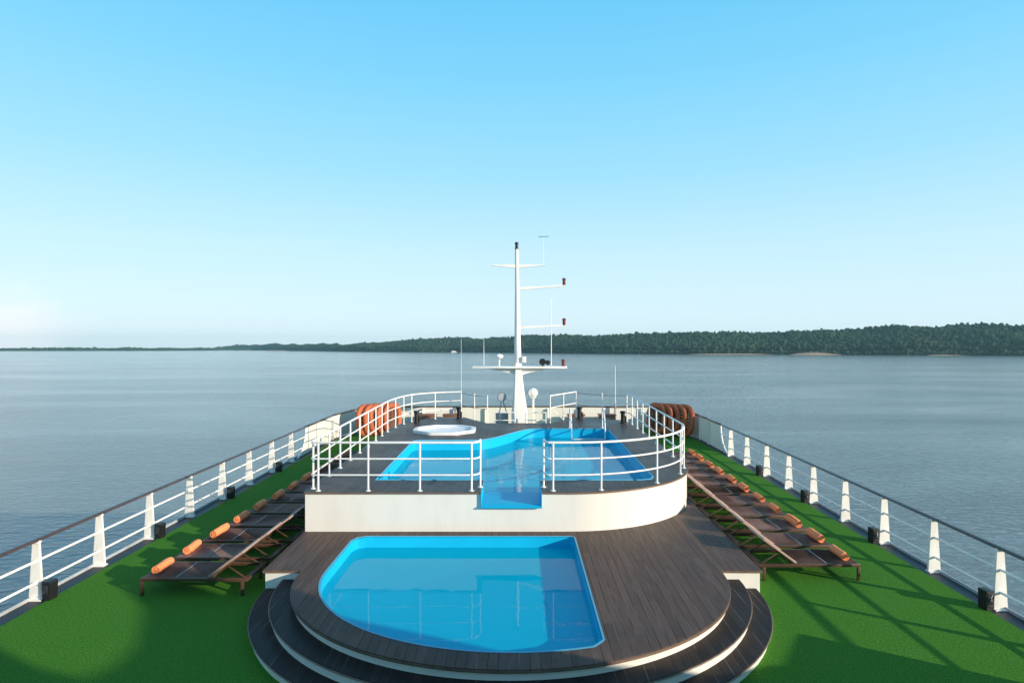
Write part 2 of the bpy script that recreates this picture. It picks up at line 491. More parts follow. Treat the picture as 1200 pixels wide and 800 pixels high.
# ------------------------------------------------------------------ bow bulwark
def bulwark():
    root = empty('bow_bulwark', (0, BOW_Y, 0)); off = -Vector(root.location)
    H = 1.07
    yl, yr = 25.6, 26.3
    pathL = [(sideX(-1, y), y) for y in (yl, 27.4, 29.0)] + [(-8.35, 31.0), (-7.5, BOW_Y)]
    pathR = [(sideX(1, y), y) for y in (yr, 28.0, 29.3)] + [(8.4, 31.0), (7.7, BOW_Y)]
    full = pathL + list(reversed(pathR))
    def wall(pts, name):
        b = MB()
        for (x0, y0), (x1, y1) in zip(pts, pts[1:]):
            b.bar(Vector((x0, y0, H / 2)) + off, Vector((x1, y1, H / 2)) + off, 0.06, H)
        return b.build(name, M['white'], root)
    wall(pathL, 'side_plating'); wall(list(reversed(pathR)), 'side_plating'); wall([pathL[-1], pathR[-1]], 'front_plating')
    # concave end gussets where the plating drops to the open railing
    for s, y in ((-1, yl), (1, yr)):
        x = sideX(s, y)
        out = [(0, 0), (0, H)] + [(-1.0 * (1 - math.cos(t)), H * (1 - math.sin(t))) for t in np.linspace(0.0, PI / 2, 10)][1:]
        b = MB(); b.poly([(u + y - BOW_Y, v) for u, v in out], 'x', x - 0.03, x + 0.03)
        b.build('end_gusset', M['white'], root)
        e = MB(); e.tube([(x, u + y - BOW_Y, v) for u, v in out[1:]], 0.04, 6); e.build('gusset_edge', M['white_rail'], root)
    cap = MB()
    for (x0, y0), (x1, y1) in zip(full, full[1:]):
        cap.bar(Vector((x0, y0, H + 0.03)) + off, Vector((x1, y1, H + 0.03)) + off, 0.15, 0.055, 0.01)
    cap.build('cap_rail', M['handrail_wood'], root)
    for s, path in ((-1, pathL), (1, pathR)):
        for y in (27.6, 28.8):
            x = sideX(s, y) - s * 0.09
            MB().poly([(0.06, 0), (0.0, 0), (0.0, 0.98), (0.06, 0.98), (0.12, 0)], 'y', y - 0.02 - BOW_Y, y + 0.02 - BOW_Y)
            b = MB(); b.box((x, y - BOW_Y, 0.5), (0.12, 0.03, 1.0)); b.build('frame_rib', M['white'], root)
    for x in np.linspace(-6.6, 6.6, 9):
        b = MB(); b.box((x, -0.10, 0.5), (0.03, 0.14, 1.0)); b.build('frame_rib', M['white'], root)
    tag(root, 'white steel bulwark with dark cap rail closing the bow', 'bulwark')
bulwark()

# ------------------------------------------------------------------ stage with the lower pool
CX, CY = -0.10, 11.65
SL, SR = -4.80, 4.66
POOL_LOW = [(1.27, 13.6), (-3.36, 13.6)] + [(-3.56, 13.35)] + arc(-0.05, 11.6, 3.53, 2.93, 180, 291, 26) + [(1.27, 9.0)]
POOL_LOW = [(1.27, 13.50), (1.20, 13.58), (-3.30, 13.58), (-3.48, 13.50), (-3.56, 13.30)] + arc(-0.05, 11.6, 3.53, 2.93, 180, 289, 26) + [(1.20, 8.93), (1.27, 9.02)]
def tier(a, b):
    return arc(CX, CY, a, b, 180, 360, 56)
stage = empty('pool_stage', (CX, CY, 0)); SO = (-CX, -CY)
def sh(pts): return [(x - CX, y - CY) for x, y in pts]
t1 = [(SL, 27.4), (SL, CY)] + tier(3.98, 3.44) + [(SR, CY), (SR, 27.4)]
t1w = [(SL + 0.03, 27.3), (SL + 0.03, CY + 0.03)] + tier(3.94, 3.40) + [(SR - 0.03, CY + 0.03), (SR - 0.03, 27.3)]
def grow(pts, d):
    # offset a closed loop outwards by d (loop orientation detected)
    n = len(pts); A = sum(pts[i][0] * pts[(i + 1) % n][1] - pts[(i + 1) % n][0] * pts[i][1] for i in range(n))
    s = 1 if A > 0 else -1
    out = []
    for i in range(n):
        a, p, b = Vector(pts[i - 1]), Vector(pts[i]), Vector(pts[(i + 1) % n])
        t = ((p - a).normalized() + (b - p).normalized())
        if t.length < 1e-6: t = b - p
        t.normalize(); out.append((p.x + t.y * s * d, p.y - t.x * s * d))
    return out
pool_rim = grow(POOL_LOW, 0.035)
slab('plank_top', [sh(t1), sh(pool_rim), sh([(-3.6, 14.15), (1.5, 14.15), (1.6, 14.9), (3.6, 15.05), (3.6, 23.3), (-3.6, 23.3)])], 0.46, 0.505, M['planks'], stage)
slab('nosing', [sh(grow(t1, 0.012)), sh(grow(t1, -0.02))], 0.455, 0.490, M['edge_trim'], stage)
strip(sh(t1w), 0.0, 0.457, 'riser', M['white'], stage)
def half(a, b): return arc(CX, CY - 0.002, a, b, 180, 360, 56)
st2 = half(4.32, 3.78); st3 = half(4.64, 4.10)
def ring_half(outer, inner): return outer + list(reversed(inner))
slab('step_tread', [sh(ring_half(st2, half(3.85, 3.3)))], 0.295, 0.335, M['planks_step'], stage)
slab('step_tread', [sh(ring_half(st3, half(4.2, 3.65)))], 0.125, 0.165, M['planks_step'], stage)
strip(sh(half(4.29, 3.75)), 0.0, 0.294, 'riser', M['white'], stage, closed=False)
strip(sh(half(4.61, 4.07)), 0.0, 0.124, 'riser', M['white'], stage, closed=False)
for a, b, z in ((4.33, 3.79, 0.315), (4.65, 4.11, 0.145)):
    e = MB(); e.tube([(x, y, z) for x, y in sh(half(a, b))], 0.012, 6); e.build('nosing', M['edge_trim'], stage)
tag(stage, 'curved dark plank stage with white risers and steps around the lower pool', 'stage')

def pool(name, outline, z_top, depth, wz, wmat, label, parent_loc):
    root = empty(name, parent_loc)
    px, py, pz = parent_loc
    o2 = [(x - px, y - py) for x, y in outline]
    strip(o2, z_top - depth - pz, z_top - 0.002 - pz, 'pool_wall', M['pool'], root)
    slab('pool_floor', [o2], z_top - depth - 0.03 - pz, z_top - depth - pz, M['pool'], root)
    slab('coping', [grow(o2, 0.035), grow(o2, 0.0)], z_top - 0.03 - pz, z_top + 0.006 - pz, M['coping'], root)
    return root, o2
lp, lo = pool('lower_pool', POOL_LOW, 0.505, 1.10, 0, None, '', (-1.1, 11.3, 0.505))
tag(lp, 'lower blue pool with a rounded left side set in the front stage', 'pool')
def water_sheet(name, outline, z, mat, loc, label):
    bm = bmesh.new(); vs = [bm.verts.new((x - loc[0], y - loc[1], 0)) for x, y in outline]
    f = bm.faces.new(vs); bmesh.ops.triangulate(bm, faces=[f]); bmesh.ops.recalc_face_normals(bm, faces=bm.faces[:])
    for f in bm.faces:
        if f.normal.z < 0: f.normal_flip()
    me = bpy.data.meshes.new(name); bm.to_mesh(me); bm.free(); me.materials.append(mat)
    o = bpy.data.objects.new(name, me); COL.objects.link(o); o.location = (loc[0], loc[1], z)
    return o
w = water_sheet('pool_water', grow(POOL_LOW, -0.001), 0.265, M['pool_water'], (-1.1, 11.3), '')
struct(w, 'still blue water filling the lower pool', 'water')

# ------------------------------------------------------------------ upper deck with the upper pool
ZU = 1.40
FY = 13.9
UP = [(SL, FY), (1.2, FY)] + arc(1.2, FY + 3.2, SR - 1.2, 3.2, 270, 360, 24)[1:] + [(SR, 24.9), (4.5, 25.3), (2.7, 26.3), (2.5, 26.3), (1.38, 24.55), (-1.17, 24.55), (-2.25, 26.3), (-3.5, 26.0), (-4.3, 25.15), (-4.55, 24.5), (SL, 23.3)]
NX0, NX1 = -0.80, 0.58          # spillway notch in the front wall
P_UP = [(-3.45, 15.05), (NX0, 15.05), (NX0, 14.30), (NX1, 14.30), (NX1, 15.05), (3.05, 15.05), (3.32, 15.15), (3.43, 15.42),
        (3.43, 22.85), (3.36, 23.02), (3.15, 23.10), (0.75, 23.10)]
P_UP += [(0.75 - 2.1 * t, 23.10 - 2.45 * (3 * t * t - 2 * t ** 3)) for t in np.linspace(0.06, 1, 16)] + [(-3.2, 20.62), (-3.38, 20.55), (-3.45, 20.35)]
upper = empty('upper_deck', (0, FY, 0.505))
def su(pts): return [(x, y - FY) for x, y in pts]
# deck top: leave the notch open to the front edge
UP_N = [(SL, FY), (NX0, FY)] + [(NX0, 15.05 - 0.75), (NX1, 14.30), (NX1, FY), (1.2, FY)] + UP[2:]
# plank top as one loop: front notch joins the pool hole, so cut the deck into a left-right loop around it
pool_ccw = P_UP
deck_loop = [(NX0, FY), (NX0, 15.05)] + [(-3.45, 15.05)] + [(-3.45, 20.35), (-3.38, 20.55), (-3.2, 20.62)] + list(reversed([(0.75 - 2.1 * t, 23.10 - 2.45 * (3 * t * t - 2 * t ** 3)) for t in np.linspace(0.06, 1, 16)])) + \
            [(0.75, 23.10), (3.15, 23.10), (3.36, 23.02), (3.43, 22.85), (3.43, 15.42), (3.32, 15.15), (3.05, 15.05), (NX1, 15.05), (NX1, FY), (1.2, FY)] + \
            UP[2:] + [(SL, FY)]
slab('plank_top', [su(deck_loop)], ZU - 0.04 - 0.505, ZU - 0.505, M['planks_upper'], upper)
wl = [(x, y) for x, y in UP]
def inset_wall(d): return grow(UP, -d)
# wall: open strip with the notch cut lower
iw = inset_wall(0.025)
strip_pts = su(iw)
b = bmesh.new()
ztop, zb, zn = ZU - 0.041 - 0.505, -0.002, ZU - 0.345 - 0.505
n = len(strip_pts)
pts = []
for i in range(n):
    pts.append((strip_pts[i], ztop))
    if i == 0:   # along the front edge: drop to the notch sill
        y0 = strip_pts[0][1]
        pts += [((NX0, y0), ztop), ((NX0, y0), zn), ((NX1, y0), zn), ((NX1, y0), ztop)]
A = [b.verts.new((p[0], p[1], zb)) for p, z in pts]; B = [b.verts.new((p[0], p[1], z)) for p, z in pts]
for i in range(len(A)):
    j = (i + 1) % len(A)
    if (A[i].co - A[j].co).length < 1e-6: continue
    b.faces.new((A[i], A[j], B[j], B[i]))
me = bpy.data.meshes.new('wall'); b.to_mesh(me); b.free(); finish(me, True, 30); me.materials.append(M['white'])
wo = bpy.data.objects.new('wall', me); COL.objects.link(wo); wo.parent = upper
# brown edge trim under the planks
edge_open = [(NX1, FY), (1.2, FY)] + UP[2:] + [(SL, FY), (NX0, FY)]
e = MB()
for (x0, y0), (x1, y1) in zip(su(edge_open), su(edge_open)[1:]):
    e.bar((x0, y0, ZU - 0.505 - 0.022), (x1, y1, ZU - 0.505 - 0.022), 0.03, 0.036)
e.build('edge_trim', M['edge_trim'], upper)
tag(upper, 'raised upper pool deck with white curved front wall and dark planks', 'deck')

UPW = [(-3.45, 15.05), (NX0, 15.05), (NX0, 14.22), (NX1, 14.22), (NX1, 15.05)] + P_UP[5:]
up = empty('upper_pool', (0, 18, ZU))
o2 = [(x, y - 18) for x, y in UPW]
strip([p for p in o2[4:]] + [p for p in o2[:2]], -1.15, -0.002, 'pool_wall', M['pool'], up, closed=False)
slab('pool_floor', [[(x, y - 18) for x, y in [(-3.45, 15.05)] + [(3.05, 15.05)] + P_UP[6:]]], -1.18, -1.15, M['pool'], up)
# coping around the open rim
b = MB()
rim = [(NX1, 15.05)] + P_UP[5:] + [(-3.45, 15.05), (NX0, 15.05)]
b.tube([(x, y - 18, -0.004) for x, y in rim], 0.022, 6)
b.build('coping', M['coping'], up)
# spillway: cheeks, weir, sloping blue lip that laps over the wall
b = MB()
x0, x1 = NX0 + 0.001, NX1 - 0.001
zl = -0.295
prof = [(15.05 - 18, -1.12), (15.05 - 18, zl), (14.1 - 18, zl), (13.84 - 18, zl - 0.012), (13.81 - 18, zl - 0.03), (13.82 - 18, zl - 0.05), (13.92 - 18, zl - 0.05), (14.05 - 18, zl - 0.16), (14.8 - 18, zl - 0.2), (14.8 - 18, -1.12)]
b.poly(prof, 'x', x0, x1)
b.build('spillway_lip', M['pool'], up)
for x in (NX0, NX1):
    b = MB(); s = 1 if x > 0 else -1
    b.box((x - s * 0.006, (13.86 + 15.05) / 2 - 18, -0.17), (0.012, 15.05 - 13.86, 0.34), bev=0.003)
    b.build('spillway_cheek', M['pool'], up)
tag(up, 'upper blue pool with a wavy far edge and a front spillway', 'pool')
WUP = [(-3.45, 15.05)] + P_UP[5:]
w = water_sheet('pool_water', grow(WUP, -0.001), ZU - 0.33, M['pool_water_rippled'], (0, 18), '')
struct(w, 'rippled blue water filling the upper pool', 'water')

# white octagonal plunge tub
tub = empty('plunge_tub', (-2.62, 22.55, ZU))
def octo(r, ry=None): 
    ry = ry or r
    return [(r * math.cos(PI / 8 + k * PI / 4), ry * math.sin(PI / 8 + k * PI / 4)) for k in range(8)]
slab('rim', [round_poly(octo(1.22, 1.0), 0.12, 3), round_poly(octo(1.06, 0.84), 0.12, 3)], 0.0, 0.10, M['tub'], tub)
b = MB()
levels = [(1.065, 0.845, 0.095), (1.0, 0.78, 0.03), (0.85, 0.66, 0.012), (0.5, 0.4, 0.008)]
rings = [[b.bm.verts.new((x, y, z)) for x, y in octo(r, ry)] for r, ry, z in levels]
for A, B in zip(rings, rings[1:]):
    for k in range(8): b.bm.faces.new((A[k], A[(k + 1) % 8], B[(k + 1) % 8], B[k]))
b.bm.faces.new(rings[-1])
b.build('basin', M['tub'], tub)
for x in (-0.35, 0.05, 0.4):
    b = MB(); b.lathe([(0, 0.012), (0.035, 0.012), (0.045, 0), (0, 0)], seg=12)
    o = b.build('water_jet', M['grey_metal'], tub); o.location = (x, 0.79, 0.06); o.rotation_euler = (math.radians(80), 0, 0)
tag(tub, 'white octagonal plunge tub sunk in the upper deck planks', 'tub')

# ------------------------------------------------------------------ upper deck railings
def resample(path, step=0.25):
    pts = [Vector(p) for p in path]; out = [pts[0]]
    for a, b in zip(pts, pts[1:]):
        n = max(1, int((b - a).length / step))
        for k in range(1, n + 1): out.append(a.lerp(b, k / n))
    return out
def railing(label, path, post_pts, heights=(0.36, 0.73, 1.10), r=0.024, name='deck_railing', ends=True):
    c = Vector((path[0][0], path[0][1], ZU)); root = empty(name, c)
    for i, h in enumerate(heights):
        rr = r * (1.15 if i == len(heights) - 1 else 0.85)
        nm = 'top_rail' if i == len(heights) - 1 else 'rail'
        MB().tube([(p[0] - c.x, p[1] - c.y, h) for p in path], rr, 8).build(nm, M['white_rail'], root)
    for x, y in post_pts:
        b = MB(); b.tube([(x - c.x, y - c.y, -0.02), (x - c.x, y - c.y, heights[-1] + 0.005)], r, 8)
        b.lathe([(0.06, -0.003), (0.06, 0.012), (0.03, 0.016)], (x - c.x, y - c.y, 0), 10)
        b.build('post', M['white_rail'], root)
    tag(root, label, 'railing')
    return root
XL = SL + 0.10; XR = SR - 0.10; RF = FY + 0.12
left_path = [(NX0 - 0.04, RF + 0.36), (NX0 - 0.06, RF + 0.14), (NX0 - 0.16, RF + 0.02), (NX0 - 0.3, RF), (XL + 0.12, RF), (XL + 0.03, RF + 0.03), (XL, RF + 0.12), (XL, 22.6), (-4.62, 23.4), (-4.45, 24.3), (-4.24, 24.9), (-3.9, 25.35), (-3.4, 25.75), (-2.9, 25.95), (-2.34, 26.1)]
lposts = [(NX0 - 0.04, RF + 0.34), (-1.02, RF), (-2.20, RF), (-3.38, RF), (-4.52, RF), (XL, RF + 0.2), (XL, 15.45), (XL, 16.4), (XL, 17.4), (XL, 18.45), (XL, 19.5), (XL, 20.55), (XL, 21.5), (XL + 0.01, 22.4), (-4.6, 23.4), (-4.45, 24.3), (-4.24, 24.9), (-3.4, 25.75), (-2.34, 26.1)]
railing('white three-bar railing around the left half of the upper deck', left_path, lposts)
ra = arc(1.2, FY + 3.2, SR - 0.10 - 1.2, 3.08, 270, 360, 20)
right_path = [(NX1 + 0.06, RF + 0.36), (NX1 + 0.08, RF + 0.1), (NX1 + 0.16, RF + 0.01), (NX1 + 0.3, RF)] + ra + [(XR, 24.9), (4.5, 25.0)]
rposts = [(NX1 + 0.06, RF + 0.34), (NX1 + 0.26, RF), (1.95, RF + 0.075), (ra[9][0], ra[9][1]), (ra[14][0], ra[14][1]), (ra[17][0], ra[17][1]), (XR, 16.9), (XR, 17.9), (XR, 18.95), (XR, 20.0), (XR, 21.1), (XR, 22.15), (XR, 23.15), (XR, 24.2), (4.5, 25.0)]
railing('white three-bar railing curving around the right half of the upper deck', right_path, rposts)
# short end rails, stair guards and sagging cables at the bow end of the upper deck
def guard(label, a, b_):
    root = empty('stair_guard', (a[0], a[1], ZU))
    d = Vector((b_[0] - a[0], b_[1] - a[1], 0))
    for h, rr in ((0.60, 0.018), (1.08, 0.026)):
        MB().tube([(0, 0, h), (d.x, d.y, h + 0.02)], rr, 8).build('rail', M['white_rail'], root)
    for t in (0, 0.5, 1.0):
        MB().tube([(d.x * t, d.y * t, -0.04), (d.x * t, d.y * t, 1.10)], 0.024, 8).build('post', M['white_rail'], root)
    MB().tube([(0, 0, 0.60), (d.x * 0.5, d.y * 0.5, 0.02)], 0.014, 6).build('stay', M['white_rail'], root)
    tag(root, label, 'railing')
guard('short white stair guard right of the mast at the bow end', (1.36, 24.65), (2.55, 26.15))
def cable(label, a, b, posts):
    root = empty('cable_barrier', (a[0], a[1], ZU)); A = Vector(a); B = Vector(b); L = B - A
    for h, sag in ((1.05, 0.04), (0.55, 0.04)):
        MB().tube([(L.x * t, L.y * t, h - sag * 4 * t * (1 - t)) for t in np.linspace(0, 1, 13)], 0.010, 6).build('cable', M['cable'], root)
    for t in posts:
        MB().tube([(L.x * t, L.y * t, -0.02), (L.x * t, L.y * t, 1.1)], 0.022, 8).build('post', M['white_rail'], root)
    tag(root, label, 'barrier')
cable('dark cable barrier with one white post right of the stair opening', (2.57, 26.14), (4.5, 25.02), [0.52])
cable('dark cable barrier with white posts and a stay left of the stair opening', (-2.34, 26.1), (-1.16, 24.65), [0.52, 1.0])
# low gate bars behind the stairs, either side of the mast
def gate(label, x0, x1):
    root = empty('bow_gate', (x0, 27.0, 0.505)); d = x1 - x0
    for h in (1.00, 0.66, 0.32):
        MB().tube([(0, 0, h), (d, 0, h)], 0.024, 8).build('bar', M['white_rail'], root)
    for x in (0, d): MB().tube([(x, 0, 0), (x, 0, 1.02)], 0.024, 8).build('post', M['white_rail'], root)
    tag(root, label, 'gate')
gate('low white bar gate just left of the mast foot', -0.95, -0.05)
gate('low white bar gate just right of the mast foot', 0.42, 1.30)

# ------------------------------------------------------------------ pool ladder
def ladder():
    root = empty('pool_ladder', (2.65, 23.2, ZU))
    for x in (-0.62, 0.62):
        pts = [(x, 0.12, -0.01), (x, 0.12, 0.55), (x, 0.09, 0.68), (x, 0.0, 0.76), (x, -0.12, 0.76), (x, -0.30, 0.62), (x, -0.50, 0.36), (x, -0.58, 0.1), (x, -0.62, -0.9)]
        MB().tube(pts, 0.026, 10).build('handrail', M['steel'], root)
        b = MB(); b.lathe([(0.06, 0.0), (0.06, 0.02), (0.03, 0.03)], (x, 0.12, 0), 12); b.build('base_flange', M['steel'], root)
    for z, y in ((-0.3, -0.60), (-0.58, -0.61), (-0.84, -0.62)):
        b = MB(); b.box((0, y, z), (1.24, 0.09, 0.03), bev=0.008); b.build('step', M['steel'], root)
    tag(root, 'white tubular pool ladder at the far right end of the upper pool', 'ladder')
ladder()

# ------------------------------------------------------------------ loungers
def make_lounger():
    root = empty('sun_lounger')
    L, W, Z = 2.05, 0.41, 0.335
    hx, ang, bl = 1.28, math.radians(35.5), 0.80
    fr = MB()
    for s in (-1, 1): fr.bar((0, s * W, Z - 0.03), (L, s * W, Z - 0.03), 0.045, 0.065, 0.006)
    for x in (0.022, 0.66, 1.30, L - 0.022): fr.bar((x, -W + 0.022, Z - 0.035), (x, W - 0.022, Z - 0.035), 0.05, 0.05, 0.005)
    fr.build('frame', M['lounger_frame'], root)
    for x in (0.03, L - 0.10):
        for s in (-1, 1):
            b = MB(); b.box((x, s * W, (Z - 0.062) / 2), (0.055, 0.046, Z - 0.062), bev=0.005); b.build('leg', M['lounger_frame'], root)
    def panel(a, b_, w, sag):
        p = MB(); nx, ny = 8, 6
        A, B = Vector(a), Vector(b_)
        g = [[None] * (ny + 1) for _ in range(nx + 1)]
        for i in range(nx + 1):
            for j in range(ny + 1):
                t, v = i / nx, -w + 2 * w * j / ny
                q = A.lerp(B, t); q.z -= sag * (1 - (v / w) ** 2) * (4 * t * (1 - t) * 0.6 + 0.4); q.y = v
                g[i][j] = p.bm.verts.new(q)
        for i in range(nx):
            for j in range(ny): p.bm.faces.new((g[i][j], g[i + 1][j], g[i + 1][j + 1], g[i][j + 1]))
        bmesh.ops.solidify(p.bm, geom=p.bm.faces[:], thickness=0.006)
        return p
    panel((0.05, 0, Z + 0.004), (0.655, 0, Z + 0.004), W - 0.018, 0.012).build('seat_sling', M['sling'], root)
    panel((0.69, 0, Z + 0.004), (hx, 0, Z + 0.004), W - 0.018, 0.012).build('seat_sling', M['sling'], root)
    b = MB(); b.bar((0.672, -W + 0.02, Z + 0.004), (0.672, W - 0.02, Z + 0.004), 0.028, 0.008, 0.002); b.build('seam_strip', M['seam'], root)
    bx, bz = math.cos(ang), math.sin(ang)
    e = (hx + bl * bx, 0, Z + 0.01 + bl * bz)
    back = panel((hx + 0.02, 0, Z + 0.02), (e[0], 0, e[2]), W - 0.05, 0.015).build('backrest', M['sling'], root)
    f = MB()
    for s in (-1, 1): f.bar((hx, s * (W - 0.045), Z + 0.008), (e[0], s * (W - 0.045), e[2]), 0.04, 0.04, 0.005)
    f.bar((e[0], -W + 0.025, e[2]), (e[0], W - 0.025, e[2]), 0.04, 0.04, 0.005)
    f.build('backrest_frame', M['pale_frame'], back)
    pm = (hx + 0.5 * bl * bx, 0, Z + 0.5 * bl * bz - 0.02)
    pr = MB()
    for s in (-1, 1): pr.bar((pm[0], s * (W - 0.09), pm[2]), (pm[0] + 0.38, s * (W - 0.06), Z - 0.02), 0.026, 0.026, 0.004)
    pr.bar((pm[0] + 0.02, -W + 0.09, pm[2] - 0.01), (pm[0] + 0.02, W - 0.09, pm[2] - 0.01), 0.026, 0.026, 0.004)
    pr.bar((pm[0] + 0.38, -W + 0.03, Z - 0.02), (pm[0] + 0.38, W - 0.03, Z - 0.02), 0.03, 0.03, 0.004)
    pr.build('prop', M['lounger_frame'], root)
    return root

def make_towel():
    b = MB(); turns, seg = 3.2, 26
    n = int(turns * seg); r0, r1 = 0.014, 0.082
    half_l = 0.25
    cols = 7
    inn, ou = [], []
    th = 0.0085
    for i in range(n + 1):
        t = i / n; a = t * turns * 2 * PI
        r = r0 + (r1 - r0) * t
        ri, ro = [], []
        for k in range(cols):
            y = -half_l + 2 * half_l * k / (cols - 1)
            wob = 0.004 * math.sin(y * 13 + a * 0.7) + 0.003 * math.sin(y * 31 + a * 1.3)
            edge = -0.006 if k in (0, cols - 1) else 0
            for lst, rr in ((ri, r - th), (ro, r + th)):
                q = max(0.003, rr + wob + edge)
                lst.append(b.bm.verts.new((q * math.cos(a), y * (1 + 0.03 * math.sin(a * 0.37)), q * math.sin(a) * 0.94)))
        inn.append(ri); ou.append(ro)
    for i in range(n):
        for k in range(cols - 1):
            b.bm.faces.new((ou[i][k], ou[i + 1][k], ou[i + 1][k + 1], ou[i][k + 1]))
            b.bm.faces.new((inn[i][k], inn[i][k + 1], inn[i + 1][k + 1], inn[i + 1][k]))
        for k in (0, cols - 1): b.bm.faces.new((inn[i][k], inn[i + 1][k], ou[i + 1][k], ou[i][k]))
    for i in (0, n):
        for k in range(cols - 1): b.bm.faces.new((inn[i][k], ou[i][k], ou[i][k + 1], inn[i][k + 1]))
    return b.build('rolled_towel', M['towel'], None, True, 60)

ORD = ['nearest', 'second', 'third', 'fourth', 'fifth', 'sixth', 'seventh', 'eighth', 'ninth', 'tenth', 'eleventh', 'twelfth']
lproto, tproto = make_lounger(), make_towel()
first = [True]
rows = [('left', [12.13 + 1.065 * i for i in range(12)], lambda y: -7.16 + (y - 12.1) * 0.036, 0.0),
        ('right', [12.85 + 1.085 * i for i in range(11)], lambda y: 6.96, PI)]
for side, ys, xf, rz in rows:
    for i, y in enumerate(ys):
        o = lproto if first[0] else copy_tree(lproto)
        t = tproto if first[0] else tproto.copy()
        if not first[0]: COL.objects.link(t)
        first[0] = False
        x = xf(y)
        o.location = (x + random.uniform(-0.015, 0.015), y, 0); o.rotation_euler = (0, 0, rz + random.uniform(-0.012, 0.012))
        s = 1 if side == 'left' else -1
        t.location = (x + s * (0.20 + random.uniform(-0.02, 0.02)), y + random.uniform(-0.03, 0.03), 0.335 + 0.094)
        t.rotation_euler = (0, random.uniform(0, 6.28), random.uniform(-0.05, 0.05))
        sc_ = random.uniform(1.02, 1.14); t.scale = (sc_ * random.uniform(0.96, 1.03), sc_, sc_)
        who = ORD[i]
        pos = f'{who} from the camera in the {side}-hand row' if i else f'nearest the camera in the {side}-hand row'
        tag(o, f'brown sling sun lounger, {pos}', 'sun lounger', f'sun loungers along the {side} side of the stage')
        tag(t, f'rolled orange towel on the lounger {pos}', 'towel', f'rolled towels on the {side} loungers')

# ------------------------------------------------------------------ black lamp boxes
def make_lamp_box():
    root = empty('deck_lamp')
    b = MB(); b.poly([(-0.10, 0.0), (0.10, 0.0), (0.12, 0.36), (0.09, 0.40), (-0.10, 0.40)], 'y', -0.13, 0.13)
    b.build('housing', M['black'], root, True, 20)
    b = MB(); b.box((0, -0.138, 0.22), (0.15, 0.012, 0.20), bev=0.004); b.build('lens', M['glass_dark'], root)
    b = MB(); b.box((0, -0.14, 0.345), (0.2, 0.03, 0.02), bev=0.004); b.box((0, -0.14, 0.09), (0.2, 0.03, 0.02), bev=0.004); b.build('lens_frame', M['black'], root)
    b = MB(); b.tube([(0.0, 0.10, 0.05), (0.09, 0.16, 0.02), (0.18, 0.16, 0.12), (0.22, 0.10, 0.24)], 0.008, 6); b.build('cable', M['cable'], root)
    return root
lamp = make_lamp_box(); fl = True
for side, s, idx, posts in (('left', -1, (5, 7, 9, 11), posts_L), ('right', 1, (5, 7, 9, 11), posts_R)):
    for k, i in enumerate(idx):
        o = lamp if fl else copy_tree(lamp); fl = False
        y = posts[i]
        o.location = (sideX(s, y) - s * 0.27, y - 0.02, 0.0); o.rotation_euler = (0, 0, 0.12 * s); o.scale = (0.70, 0.72, 0.88)
        tag(o, f'black box deck lamp at the foot of the {side} railing, {ORD[k]} from the camera' if k else f'black box deck lamp at the foot of the {side} railing, nearest the camera', 'lamp', 'black lamp boxes on the turf deck')
# bollard lamps on the upper deck
def make_bollard():
    root = empty('bollard_lamp')
    MB().lathe([(0, 0), (0.11, 0), (0.11, 0.03), (0.085, 0.04), (0.085, 0.40), (0, 0.40)], seg=16).build('body', M['black'], root)
    MB().lathe([(0, 0.40), (0.10, 0.40), (0.115, 0.42), (0.115, 0.47), (0.10, 0.49), (0, 0.49)], seg=16).build('cap', M['black'], root)
    b = MB(); b.box((0.1, -0.02, 0.16), (0.07, 0.08, 0.26), bev=0.01); b.build('junction_box', M['black'], root)
    return root
bp = make_bollard(); fl = True
for x, y, lab in ((-4.0, 24.6, 'black bollard lamp at the left bow corner of the upper deck'), (-2.42, 25.85, 'black bollard lamp by the railing end left of the mast'),
                  (2.66, 25.85, 'black bollard lamp by the stair guard right of the mast'), (4.25, 24.5, 'black bollard lamp at the right bow corner of the upper deck')):
    o = bp if fl else copy_tree(bp); fl = False
    o.location = (x, y, ZU); tag(o, lab, 'lamp', 'bollard lamps on the upper deck')

